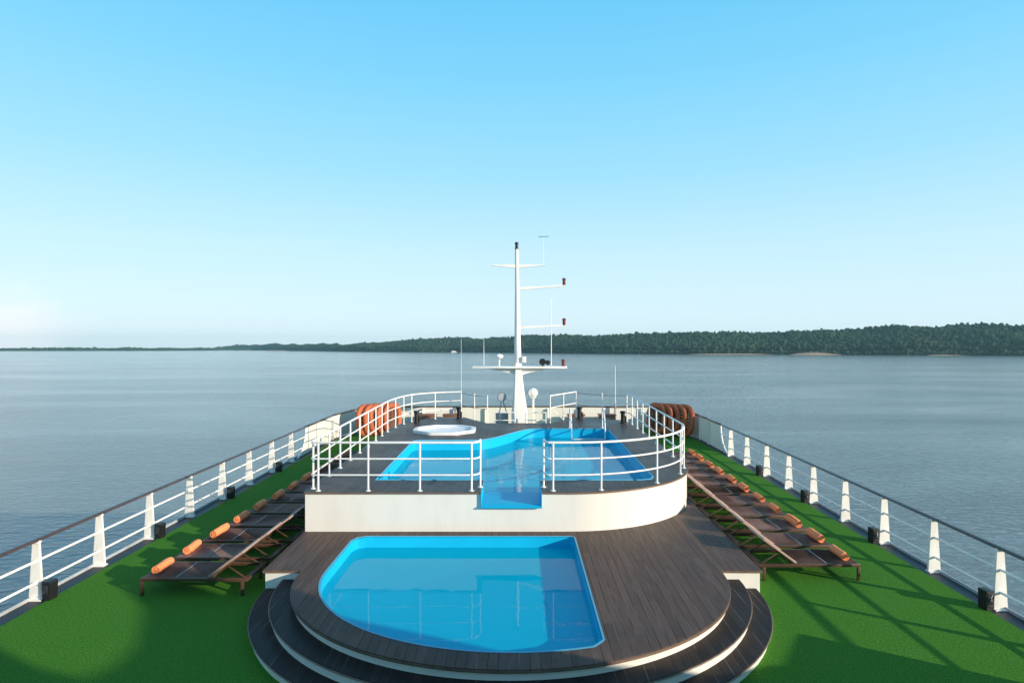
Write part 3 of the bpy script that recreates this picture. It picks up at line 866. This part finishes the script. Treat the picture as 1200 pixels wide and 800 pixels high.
# ------------------------------------------------------------------ life floats
def rrect(w, h, r, n=7):
    out = []
    for cx, cz, a0 in ((w / 2 - r, h - r, 0), (-w / 2 + r, h - r, 90), (-w / 2 + r, r, 180), (w / 2 - r, r, 270)):
        for k in range(n + 1):
            a = math.radians(a0 + 90 * k / n); out.append((cx + r * math.cos(a), cz + r * math.sin(a)))
    return out
def make_float():
    root = empty('life_float')
    w_, h_, r_, tr = 1.15, 1.30, 0.34, 0.125
    path = [(x, 0, z) for x, z in rrect(w_ - 2 * tr, h_ - 2 * tr, r_)]
    path = [(x, y, z + tr) for x, y, z in path]
    b = MB(); seg = 12; n = len(path)
    rings = []
    for i in range(n):
        a, p, c = Vector(path[i - 1]), Vector(path[i]), Vector(path[(i + 1) % n])
        t = (c - a).normalized(); u = Vector((0, 1, 0)); v = t.cross(u)
        rings.append([b.bm.verts.new(p + u * math.cos(2 * PI * k / seg) * tr * 0.95 + v * math.sin(2 * PI * k / seg) * tr) for k in range(seg)])
    for i in range(n):
        A, B = rings[i], rings[(i + 1) % n]
        for k in range(seg): b.bm.faces.new((A[k], A[(k + 1) % seg], B[(k + 1) % seg], B[k]))
    ring = b.build('float_ring', M['orange'], root)
    b = MB()
    for z in np.linspace(0.32, 1.0, 6): b.bar((-0.36, 0, z), (0.36, 0, z), 0.03, 0.06, 0.005)
    for x in (-0.2, 0.0, 0.2): b.bar((x, 0.02, 0.25), (x, 0.02, 1.06), 0.06, 0.02)
    b.build('slat_floor', M['rope'], root)
    b = MB()
    big = [(x * 1.24, 0, 0.65 + (z - 0.65) * 1.215) for x, y, z in path]
    b.tube([(x, 0.02 * math.sin(i * 1.9), z + 0.006 * math.sin(i * 2.4)) for i, (x, y, z) in enumerate(big)], 0.014, 6)
    for x, z in ((-0.45, 0.3), (0.45, 0.3), (-0.45, 0.95), (0.45, 0.95), (0, 1.18)):
        pass
    b.build('grab_rope', M['rope'], root)
    return root
fp = make_float(); fl = True
for side, x0, dx, y0, dy, n in (('left', -7.25, 0.29, 29.7, 0.16, 5), ('right', 8.0, -0.28, 29.6, 0.16, 5)):
    for k in range(n):
        o = fp if fl else copy_tree(fp); fl = False
        o.location = (x0 + dx * k + random.uniform(-.02, .02), y0 + dy * k, 0.03)
        o.rotation_euler = (math.radians(random.uniform(-5, -2)) * (1 if side == 'left' else -1), 0, math.radians(random.uniform(-3, 3) + (62 if side == 'left' else 118)))
        o.scale = (1.18, 1.0, 1.18)
        tag(o, f'orange ring life float standing on edge by the {side} bulwark, {ORD[k]} from the plating' if k else f'orange ring life float standing on edge by the {side} bulwark, closest to the plating', 'life float', f'orange life floats by the {side} bulwark')

# brown lockers against the bow bulwark
def make_locker():
    root = empty('deck_locker')
    b = MB(); b.box((0, 0, 0.36), (0.85, 0.45, 0.72), bev=0.012); b.build('body', M['locker'], root)
    b = MB(); b.box((0, -0.01, 0.745), (0.92, 0.52, 0.05), bev=0.01); b.build('lid', M['locker'], root)
    b = MB(); b.box((0, -0.235, 0.58), (0.12, 0.02, 0.05), bev=0.004); b.build('latch', M['grey_metal'], root)
    return root
kp = make_locker(); fl = True
for x, lab in ((-4.6, 'outermost brown locker against the bow bulwark on the left'), (-3.35, 'brown locker between outer locker and mast on the left'),
               (3.1, 'brown locker nearest the mast on the right'), (4.7, 'outermost brown locker against the bow bulwark on the right')):
    o = kp if fl else copy_tree(kp); fl = False
    o.location = (x, 31.9, 0.02); tag(o, lab, 'locker', 'brown lockers along the bow bulwark')

# ------------------------------------------------------------------ mast
YM = 28.2
PXM = YM / 720.0
def mx(px): return (px - 605) * PXM
def mz(py): return 5 - (py - 390) * PXM
mast = empty('signal_mast', (mx(607), YM, 0.0)); MXO = mx(607)
b = MB()
secs = [(mz(496), 0.36, 0.46, 0.08), (mz(480), 0.35, 0.45, 0.07), (mz(455), 0.24, 0.32, 0.03), (mz(432), 0.16, 0.2, 0.0), (mz(425), 0.15, 0.18, 0.0)]
secs = [(0.0, 0.40, 0.5, 0.12)] + secs
rings = []
for z, hx, hy, ox in secs:
    rings.append([b.bm.verts.new((ox + hx * c, hy * s_, z)) for c, s_ in ((-1, -0.55), (-0.7, -1), (0.7, -1), (1, -0.55), (1, 0.55), (0.7, 1), (-0.7, 1), (-1, 0.55))])
for A, B in zip(rings, rings[1:]):
    for k in range(8): b.bm.faces.new((A[k], A[(k + 1) % 8], B[(k + 1) % 8], B[k]))
b.bm.faces.new(rings[-1]); b.bm.faces.new(rings[0])
b.build('column', M['mast_paint'], mast, True, 25)
b = MB()
b.tube([(0, 0, mz(428)), (-0.02, 0, mz(400)), (-0.04, 0, mz(340)), (-0.06, 0, mz(300)), (-0.06, 0, mz(292))], 0.1, 14, True, [0.17, 0.145, 0.10, 0.085, 0.08])
b.build('pole', M['mast_paint'], mast)
b = MB()
zp = mz(430)
b.box(((mx(554) + mx(664)) / 2 - MXO, -0.02, zp), (mx(664) - mx(554), 0.62, 0.09), bev=0.015)
b.build('platform', M['mast_paint'], mast)
for x0, x1 in ((mx(605) - MXO, mx(568) - MXO), (mx(611) - MXO, mx(648) - MXO)):
    b = MB(); b.poly([(x0, zp - 0.045), (x1, zp - 0.045), (x0 + (x1 - x0) * 0.35, zp - 0.22), (x0, zp - 0.36)], 'y', -0.06, 0.06); b.build('bracket', M['mast_paint'], mast)
def arm(x0, x1, z0, z1, w0, w1):
    b = MB()
    b.poly([(x0, z0 - w0), (x0, z0 + w0 * 0.4), (x1, z1 + w1), (x1, z1 - w1)], 'y', -0.07, 0.07); return b
a1 = arm(mx(607) - MXO - 0.02, mx(663) - MXO, mz(337.5), mz(334.5), 0.10, 0.035).build('yard_arm', M['mast_paint'], mast)
a2 = arm(mx(607) - MXO - 0.02, mx(663) - MXO, mz(383), mz(381), 0.08, 0.035).build('yard_arm', M['mast_paint'], mast)
b = MB()
zx = mz(311)
b.poly([(mx(575) - MXO, zx + 0.02), (mx(605) - MXO, zx + 0.05), (mx(640) - MXO, zx + 0.035), (mx(640) - MXO, zx), (mx(605) - MXO, zx - 0.13), (mx(575) - MXO, zx - 0.01)], 'y', -0.06, 0.06)
b.build('crosstree', M['mast_paint'], mast)
def nav(x, z, mat, par):
    b = MB(); b.lathe([(0, 0), (0.09, 0), (0.09, 0.05), (0.06, 0.06), (0.07, 0.10), (0.07, 0.22), (0.09, 0.24), (0.09, 0.29), (0.03, 0.33), (0, 0.33)], (x, 0, z), 14)
    return b.build('navigation_light', mat, par)
nav(mx(661) - MXO, mz(334), M['red_lamp'], mast); nav(mx(661) - MXO, mz(381), M['red_lamp'], mast); nav(mx(660) - MXO, mz(429), M['red_lamp'], mast)
nav(-0.06, mz(292), M['black'], mast)
def whip(px, y0, y1, par=mast, yy=0.0, r=0.018):
    b = MB(); b.tube([(mx(px) - MXO, yy, mz(y0)), (mx(px) - MXO, yy, mz((y0 + y1) / 2)), (mx(px) - MXO, yy, mz(y1))], r, 6, True, [r, r * 0.7, r * 0.4]); return b.build('whip_antenna', M['mast_paint'], par)
whip(567, 428, 393); whip(646, 428, 349, r=0.024); whip(637, 311, 279, r=0.012)
b = MB(); b.bar((mx(631) - MXO, 0, mz(277.5)), (mx(643) - MXO, 0, mz(277)), 0.05, 0.035, 0.006); b.build('wind_vane', M['grey_metal'], mast)
b = MB(); x = mx(585) - MXO
b.tube([(x, -0.05, mz(429)), (x, -0.05, mz(421))], 0.04, 8); b.sphere((x, -0.05, mz(417.5)), 0.19, 3, (1, 1, 0.6)); b.build('antenna_dome', M['mast_paint'], mast)
x = mx(636) - MXO
b = MB(); b.tube([(x, -0.05, mz(429)), (x, -0.05, mz(426))], 0.05, 8)
b.tube([(x - 0.02, -0.28, mz(423.5)), (x - 0.02, -0.2, mz(423.5)), (x - 0.02, 0.02, mz(423.5)), (x - 0.02, 0.14, mz(423.5))], 0.15, 14, True, [0.15, 0.16, 0.13, 0.06])
b.tube([(x + 0.22, -0.22, mz(424.5)), (x + 0.22, 0.0, mz(424.5))], 0.11, 12)
b.build('searchlight', M['black'], mast)
b = MB(); b.box((mx(614) - MXO, -0.15, mz(421)), (0.2, 0.2, 0.28), bev=0.02); b.build('junction_box', M['mast_paint'], mast)
b = MB(); b.box((mx(603.5) - MXO, -0.2, mz(423)), (0.09, 0.09, 0.22), bev=0.01); b.build('horn', M['grey_metal'], mast)
tag(mast, 'white signal mast with platform, yard arms and lights at the bow', 'mast')

# searchlight and radio dome either side of the mast foot
b0 = empty('searchlight_stand', (mx(588), YM + 0.2, 0.0))
b = MB()
for a in (0, 2.1, 4.2): b.tube([(0.22 * math.cos(a), 0.22 * math.sin(a), mz(484)), (0.05 * math.cos(a), 0.05 * math.sin(a), mz(470))], 0.025, 6)
b.lathe([(0.0, 0), (0.3, 0), (0.3, mz(484)), (0, mz(484))], seg=16); b.build('stand', M['grey_metal'], b0)
b = MB(); b.tube([(0, -0.24, mz(465)), (0, -0.2, mz(465)), (0, 0.05, mz(465)), (0, 0.22, mz(465))], 0.2, 18, True, [0.2, 0.215, 0.19, 0.08]); b.build('lamp_head', M['grey_metal'], b0)
b = MB(); b.tube([(0, -0.246, mz(465)), (0, -0.238, mz(465))], 0.17, 18); b.build('lens', M['coaming'], b0)
tag(b0, 'grey searchlight on a stand left of the mast foot', 'searchlight')
b0 = empty('radio_dome', (mx(625), YM + 0.2, 0.0))
MB().sphere((0, 0, mz(460.5)), 0.215, 4).build('dome', M['mast_paint'], b0)
MB().tube([(0, 0, 0), (0, 0, mz(467))], 0.05, 10).build('pedestal', M['mast_paint'], b0)
MB().lathe([(0.05, mz(468)), (0.13, mz(466)), (0.13, mz(465)), (0, mz(465))], seg=14).build('collar', M['mast_paint'], b0)
tag(b0, 'white spherical radio dome on a post right of the mast foot', 'antenna')
for px, yt, yb, lab, r in ((540.5, 397, 460, 'tall thin whip antenna at the bow left of the mast', 0.013), (721, 428, 475, 'white pole antenna on the bow bulwark right of the mast', 0.022)):
    Y = 32.35; f_ = Y / 720
    b0 = empty('whip_antenna', ((px - 605) * f_, Y, 0.0))
    zt = 5 - (yt - 390) * f_
    MB().tube([(0, 0, 0), (0, 0, 1.8), (0, 0, zt)], r, 8, True, [r * 1.3, r, r * 0.5]).build('mast_rod', M['mast_paint'], b0)
    MB().lathe([(0.05, 0.0), (0.05, 1.25), (0.03, 1.3), (0.0, 1.3)], seg=10).build('base', M['grey_metal'], b0)
    tag(b0, lab, 'antenna')

# ------------------------------------------------------------------ assumed superstructure behind the viewpoint, right wing outlined to throw the foreground shade
sup = empty('superstructure', (0, 0, 0))
MB().box((0, -6.6, 1.68), (17.2, 15.2, 3.36)).build('deckhouse', M['white'], sup)
MB().box((0, 0.93, 3.36 + 0.4), (17.2, 0.1, 0.8)).build('parapet', M['white'], sup)
prof = [(-13.9, 0.02), (7.95, 0.02), (7.9, 1.25), (6.6, 1.45), (5.3, 2.0), (4.1, 2.8), (3.5, 3.9), (3.3, 5.25), (2.75, 5.3), (2.2, 4.85), (1.3, 4.64), (0.7, 4.62), (0.2, 4.70), (-0.05, 4.98), (-0.1, 5.3), (-0.2, 7.8), (-13.9, 7.8)]
MB().poly(prof, 'x', 8.64, 8.74).build('assumed_side_wing', M['white'], sup)
prof = [(-13.9, 0.02), (4.0, 0.02), (3.9, 1.25), (2.6, 2.4), (1.5, 4.4), (-13.9, 4.4)]
MB().poly(prof, 'x', -8.84, -8.74).build('assumed_side_wing', M['white'], sup)
tag(sup, 'white ship superstructure behind the viewpoint with assumed side wings, the right one outlined to cast shade', 'superstructure')

# ------------------------------------------------------------------ put the ship on its trim
for o in SHIP:
    o.matrix_basis = R_SHIP @ o.matrix_basis

# ------------------------------------------------------------------ camera
cd = bpy.data.cameras.new('camera'); cam = bpy.data.objects.new('camera', cd); COL.objects.link(cam)
cd.sensor_width = 36; cd.lens = 720 / 1200 * 36
cam.matrix_basis = R_SHIP @ (Matrix.Translation((0, 0, 5.0)) @ Matrix.Rotation(PI / 2, 4, 'X'))
cd.shift_x = -5 / 1200; cd.shift_y = -10 / 1200
cd.clip_start = 0.1; cd.clip_end = 30000
sc.camera = cam
CAMW = cam.matrix_basis.translation.copy()

# ------------------------------------------------------------------ river
bm = bmesh.new()
S = 5600
vs = [bm.verts.new((x, y, 0)) for x, y in ((-S, -S), (S, -S), (S, S), (-S, S))]; bm.faces.new(vs)
me = bpy.data.meshes.new('river'); bm.to_mesh(me); bm.free(); me.materials.append(M['river'])
riv = bpy.data.objects.new('river', me); COL.objects.link(riv); riv.location = (0, 0, WATER_Z)
struct(riv, 'wide blue grey river with small ripples', 'river', ship=False)

# ------------------------------------------------------------------ far banks and forest
HC = CAMW.z - WATER_Z
def bank_point(px, base, top):
    D = HC * 720 / (base - 407.0)
    return ((px - 605) / 720 * D, D, HC + (407.0 - top) * D / 720)
MAIN = [(248, 409.6, 408.4), (262, 409.8, 406.0), (282, 410.0, 404.4), (315, 410.4, 403.4), (347, 410.9, 403.0), (375, 411.2, 403.4), (402, 411.6, 403.4), (430, 411.9, 401.5), (457, 412.1, 399.0), (493, 412.4, 395.6), (530, 412.5, 394.8), (565, 412.8, 394.6),
        (620, 413.3, 391.6), (700, 414.2, 389.4), (760, 414.6, 388.0), (825, 415.0, 386.6), (890, 415.2, 385.6), (950, 415.5, 383.8), (1012, 415.8, 380.4), (1065, 416.1, 377.4), (1130, 416.4, 376.0), (1200, 416.8, 375.0), (1330, 417.4, 374), (1500, 418.0, 373), (1750, 418.6, 372), (2100, 419.5, 371)]
LEFT = [(-900, 411.6, 407.9), (-500, 411.4, 407.9), (-200, 411.2, 407.9), (0, 411.0, 407.8), (90, 410.9, 407.8), (170, 410.8, 407.9), (235, 410.5, 408.0), (262, 410.3, 408.1), (300, 410.2, 408.2)]
def interp(table, n):
    P = np.array([bank_point(*t) for t in table]); d = np.r_[0, np.cumsum(np.hypot(np.diff(P[:, 0]), np.diff(P[:, 1])))]
    s = np.linspace(0, d[-1], n)
    return np.stack([np.interp(s, d, P[:, k]) for k in range(3)], 1), d[-1]

def icos(sub):
    bm = bmesh.new(); bmesh.ops.create_icosphere(bm, subdivisions=sub, radius=1.0)
    bm.verts.ensure_lookup_table()
    v = np.array([x.co[:] for x in bm.verts]); f = np.array([[q.index for q in p.verts] for p in bm.faces]); bm.free()
    return v, f
def crowns_mesh(name, C, Rd, Hs, mat, label):
    v1, f1 = icos(2)
    n = len(C); nv = len(v1)
    V = np.empty((n, nv, 3)); 
    ph = rng.uniform(0, 6.28, (n, 3)); fr = rng.uniform(2.2, 4.0, (n, 3))
    lump = 1 + 0.22 * np.sin(v1[None, :, 0] * fr[:, None, 0] * 1.6 + ph[:, None, 0]) * np.sin(v1[None, :, 1] * fr[:, None, 1] * 1.6 + ph[:, None, 1]) + 0.16 * np.sin(v1[None, :, 2] * fr[:, None, 2] * 2 + ph[:, None, 2]) + rng.uniform(-0.17, 0.17, (n, nv))
    V[:, :, 0] = v1[None, :, 0] * lump * Rd[:, None] + C[:, None, 0]
    V[:, :, 1] = v1[None, :, 1] * lump * Rd[:, None] + C[:, None, 1]
    V[:, :, 2] = v1[None, :, 2] * lump * Hs[:, None] + C[:, None, 2]
    F = (f1[None] + (np.arange(n) * nv)[:, None, None]).reshape(-1, 3)
    me = bpy.data.meshes.new(name); me.vertices.add(n * nv); me.vertices.foreach_set('co', V.reshape(-1))
    me.loops.add(F.size); me.loops.foreach_set('vertex_index', F.reshape(-1).astype(np.int32))
    me.polygons.add(len(F)); me.polygons.foreach_set('loop_start', np.arange(0, F.size, 3, dtype=np.int32)); 
    me.update(); me.validate(); me.materials.append(mat)
    o = bpy.data.objects.new(name, me); COL.objects.link(o)
    o['label'] = label; o['category'] = 'forest'; o['kind'] = 'stuff'
    return o
def build_bank(table, n, rows, name, label, tree_h, slope_len, rad):
    P, L = interp(table, n)
    C, Rd, Hs = [], [], []
    T = np.gradient(P[:, :2], axis=0); T /= np.linalg.norm(T, axis=1)[:, None]
    view = P[:, :2] / np.linalg.norm(P[:, :2], axis=1)[:, None]
    for r in range(rows):
        f = r / (rows - 1)
        for i in range(n):
            D = P[i, 1]
            crest = max(4.0, P[i, 2] - tree_h * 0.82)            # ground height at the crest
            g = crest * (f ** 0.75)
            depth = slope_len * f * min(1.0, 0.35 + crest / 50)
            jit = rng.uniform(-0.5, 0.5, 2) * (L / n) * 1.6
            x, y = P[i, 0] + view[i, 0] * depth + jit[0], P[i, 1] + view[i, 1] * depth + jit[1]
            big = rng.random()
            rr = rad * rng.uniform(0.55, 1.45) * (1.35 if big > 0.94 else 1)
            h = tree_h * rng.uniform(0.62, 1.08) * (1.18 if big > 0.955 else 1) * min(1.0, P[i, 2] / (tree_h * 0.9))
            if r == 0: h *= rng.uniform(0.45, 0.8)
            h *= 0.92 + 0.24 * math.sin(x * 0.021 + 3 * math.sin(x * 0.0073)) * math.sin(y * 0.017)
            hs = h * rng.uniform(0.34, 0.5)
            C.append((x, y, WATER_Z + g + h - hs)); Rd.append(rr); Hs.append(hs)
            if r == 0:
                C.append((x, y, WATER_Z + 1.0 + rng.uniform(0, 1.5))); Rd.append(rr * 0.9); Hs.append(2.5)
    crowns_mesh(name, np.array(C), np.array(Rd), np.array(Hs), M['forest'], label)
    # ground under the trees
    bm = bmesh.new(); prev = None
    for i in range(0, n, 4):
        cr = max(4.0, P[i, 2] - tree_h * 0.82) 
        ring = []
        for k in range(7):
            f = k / 6; d = slope_len * f * min(1.0, 0.35 + cr / 50)
            z = WATER_Z - 0.4 + (0.5 if k == 0 else 0) + cr * (f ** 0.75) 
            if k == 0: d = -6; z = WATER_Z - 0.4
            ring.append(bm.verts.new((P[i, 0] + view[i, 0] * d, P[i, 1] + view[i, 1] * d, z)))
        if prev:
            for k in range(6): bm.faces.new((prev[k], ring[k], ring[k + 1], prev[k + 1]))
        prev = ring
    bmesh.ops.recalc_face_normals(bm, faces=bm.faces[:])
    me = bpy.data.meshes.new('riverbank'); bm.to_mesh(me); bm.free(); me.materials.append(M['bank'])
    o = bpy.data.objects.new('riverbank', me); COL.objects.link(o)
    o['kind'] = 'structure'
    return o
o = build_bank(MAIN, 1500, 15, 'forest', 'dense green forest covering the long right river bank', 17.0, 230, 4.3)
o['label'] = 'rising ground of the right river bank under the forest'; o['category'] = 'river bank'
o = build_bank(LEFT, 700, 4, 'forest', 'low dark forest line on the distant left bank', 12.0, 70, 7.0)
o['label'] = 'flat ground of the distant left river bank'; o['category'] = 'river bank'

# sandbank and pale beach strips at the foot of the forest
def sand(label, x0, x1, base, top, back):
    bm = bmesh.new(); nx, ny = 28, 8; g = []
    for i in range(nx + 1):
        u = i / nx; px = x0 + (x1 - x0) * u
        D0 = HC * 720 / (base - 407.0) - 24
        hgt = top * (math.sin(PI * min(1, u * 1.05)) ** 0.7) * (0.45 + 0.55 * u) if top > 3 else top * math.sin(PI * u) ** 0.4
        col = []
        for j in range(ny + 1):
            f = j / ny; D = D0 + back * f
            z = WATER_Z - 0.3 + hgt * (f ** 0.8) + 0.25 * math.sin(i * 1.7 + j * 2.1) * (hgt / 12) * f
            if j == 0: z = WATER_Z - 0.4
            col.append(bm.verts.new(((px - 605) / 720 * D, D, z)))
        g.append(col)
    for i in range(nx):
        for j in range(ny): bm.faces.new((g[i][j], g[i + 1][j], g[i + 1][j + 1], g[i][j + 1]))
    bmesh.ops.recalc_face_normals(bm, faces=bm.faces[:])
    me = bpy.data.meshes.new('sandbank'); bm.to_mesh(me); bm.free(); me.materials.append(M['sand']); finish(me, True, 60)
    o = bpy.data.objects.new('sandbank', me); COL.objects.link(o)
    struct(o, label, 'sandbank', ship=False)
sand('bare tan sand slope at the foot of the right forest', 925, 1002, 415.55, 11.5, 40)
sand('thin pale beach strip under the forest right of the mast', 805, 925, 415.2, 2.2, 22)
sand('thin pale beach strip under the forest near the right edge', 1085, 1150, 416.3, 2.0, 22)
sand('faint pale beach left of the mast on the far bank', 300, 345, 410.8, 3.4, 20)

# small white river boat moored at the far bank
D = 1860.0
rb = empty('river_boat', ((532 - 605) / 720 * D, D, WATER_Z))
MB().poly([(-9, 0.0), (-8.4, 1.9), (9.5, 2.3), (8.2, 0.0)], 'y', -2, 2).build('hull', M['hull'], rb)
MB().box((-1, 0, 3.2), (11, 3.2, 2.2), bev=0.1).build('cabin', M['white'], rb)
MB().box((-1, 0, 4.45), (12, 3.8, 0.3)).build('roof', M['white'], rb)
tag(rb, 'small white boat moored at the far forest bank', 'boat', ship=False)

# ------------------------------------------------------------------ haze
hz = bpy.data.meshes.new('haze'); bm = bmesh.new(); bmesh.ops.create_cube(bm, size=1.0); bm.to_mesh(hz); bm.free()
ho = bpy.data.objects.new('haze', hz); COL.objects.link(ho)
ztop = 110.0; zbot = WATER_Z - 1.2
ho.location = (0, 0, (ztop + zbot) / 2); ho.scale = (2 * S + 400, 2 * S + 400, ztop - zbot)
hm = bpy.data.materials.new('haze_air'); hm.use_nodes = True
nt = hm.node_tree; nt.nodes.remove(nt.nodes['Principled BSDF'])
pv = nt.nodes.new('ShaderNodeVolumePrincipled'); pv.inputs['Color'].default_value = (0.48, 0.86, 1.0, 1); pv.inputs['Density'].default_value = 0.00008
pv.inputs['Anisotropy'].default_value = 0.1
nt.links.new(pv.outputs[0], nt.nodes['Material Output'].inputs['Volume'])
hz.materials.append(hm)
ho['kind'] = 'stuff'; ho['label'] = 'thin bluish haze over the river'; ho['category'] = 'haze'

# ------------------------------------------------------------------ sky and sun
wd = bpy.data.worlds.new('World'); sc.world = wd; wd.use_nodes = True
nt = wd.node_tree; bg = nt.nodes['Background']
sky = nt.nodes.new('ShaderNodeTexSky'); sky.sky_type = 'NISHITA'; sky.sun_disc = False
sky.sun_elevation = SUN_EL; sky.sun_rotation = SUN_AZ; sky.air_density = 1.0; sky.dust_density = 0.4; sky.ozone_density = 2.0
# clear air tint over the physical sky: pale at the horizon, azure above, dull blue out of view overhead brightened as added fill, one thin cloud bank low on the left
tc = nt.nodes.new('ShaderNodeTexCoord'); sp = nt.nodes.new('ShaderNodeSeparateXYZ'); nt.links.new(tc.outputs['Generated'], sp.inputs[0])
K = 1.0
def lin(c): return tuple(((v / 255 + 0.055) / 1.055) ** 2.4 if v > 10 else v / 3294 for v in c)
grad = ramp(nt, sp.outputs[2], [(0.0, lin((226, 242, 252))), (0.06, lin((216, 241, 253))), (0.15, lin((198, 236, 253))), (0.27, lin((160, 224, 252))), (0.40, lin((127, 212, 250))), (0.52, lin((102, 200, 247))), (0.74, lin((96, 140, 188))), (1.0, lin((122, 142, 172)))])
skys = nt.nodes.new('ShaderNodeVectorMath'); skys.operation = 'SCALE'; nt.links.new(sky.outputs[0], skys.inputs[0]); skys.inputs[3].default_value = 0.12
cl_v = nt.nodes.new('ShaderNodeMapping'); cl_v.inputs['Scale'].default_value = (5, 5, 11); nt.links.new(tc.outputs['Generated'], cl_v.inputs[0])
cn = noise(nt, cl_v.outputs[0], 1.3, 7, 0.6, 0.3)
# bearing and height window of the cloud bank
bx = math_node(nt, 'DIVIDE', sp.outputs[0], math_node(nt, 'MAXIMUM', sp.outputs[1], 0.05))
wx = N(nt, 'ShaderNodeMapRange', interpolation_type='SMOOTHSTEP'); nt.links.new(bx, wx.inputs[0]); wx.inputs[1].default_value = -0.64; wx.inputs[2].default_value = -0.84
wz = N(nt, 'ShaderNodeMapRange', interpolation_type='SMOOTHSTEP'); nt.links.new(sp.outputs[2], wz.inputs[0]); wz.inputs[1].default_value = 0.095; wz.inputs[2].default_value = 0.0
wy = math_node(nt, 'GREATER_THAN', sp.outputs[1], 0.05)
cm = math_node(nt, 'ADD', math_node(nt, 'MULTIPLY', cn, 1.9), math_node(nt, 'ADD', math_node(nt, 'MULTIPLY', wx.outputs[0], 0.55), math_node(nt, 'MULTIPLY', wz.outputs[0], 0.5)))
cw = N(nt, 'ShaderNodeMapRange', interpolation_type='SMOOTHSTEP'); nt.links.new(cm, cw.inputs[0]); cw.inputs[1].default_value = 1.28; cw.inputs[2].default_value = 1.85
cf = math_node(nt, 'MULTIPLY', math_node(nt, 'MULTIPLY', cw.outputs[0], math_node(nt, 'MULTIPLY', wx.outputs[0], math_node(nt, 'POWER', wz.outputs[0], 0.5))), wy)
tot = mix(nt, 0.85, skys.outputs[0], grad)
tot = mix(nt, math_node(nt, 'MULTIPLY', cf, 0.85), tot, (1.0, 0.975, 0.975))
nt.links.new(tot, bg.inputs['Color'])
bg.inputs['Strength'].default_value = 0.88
sd = bpy.data.lights.new('sun', 'SUN'); sd.energy = 4.8; sd.angle = math.radians(0.6); sd.color = (1.0, 0.84, 0.66)
so = bpy.data.objects.new('sun', sd); COL.objects.link(so)
dirv = Vector((math.cos(SUN_EL) * math.sin(SUN_AZ), math.cos(SUN_EL) * math.cos(SUN_AZ), math.sin(SUN_EL)))
so.rotation_euler = dirv.to_track_quat('Z', 'Y').to_euler(); so.location = (60, -40, 40)

sc.view_settings.view_transform = 'Standard'; sc.view_settings.look = 'None'
sc.view_settings.exposure = 0.4; sc.view_settings.gamma = 1.0; sc.view_settings.use_curve_mapping = False
sc.render.engine = 'CYCLES'
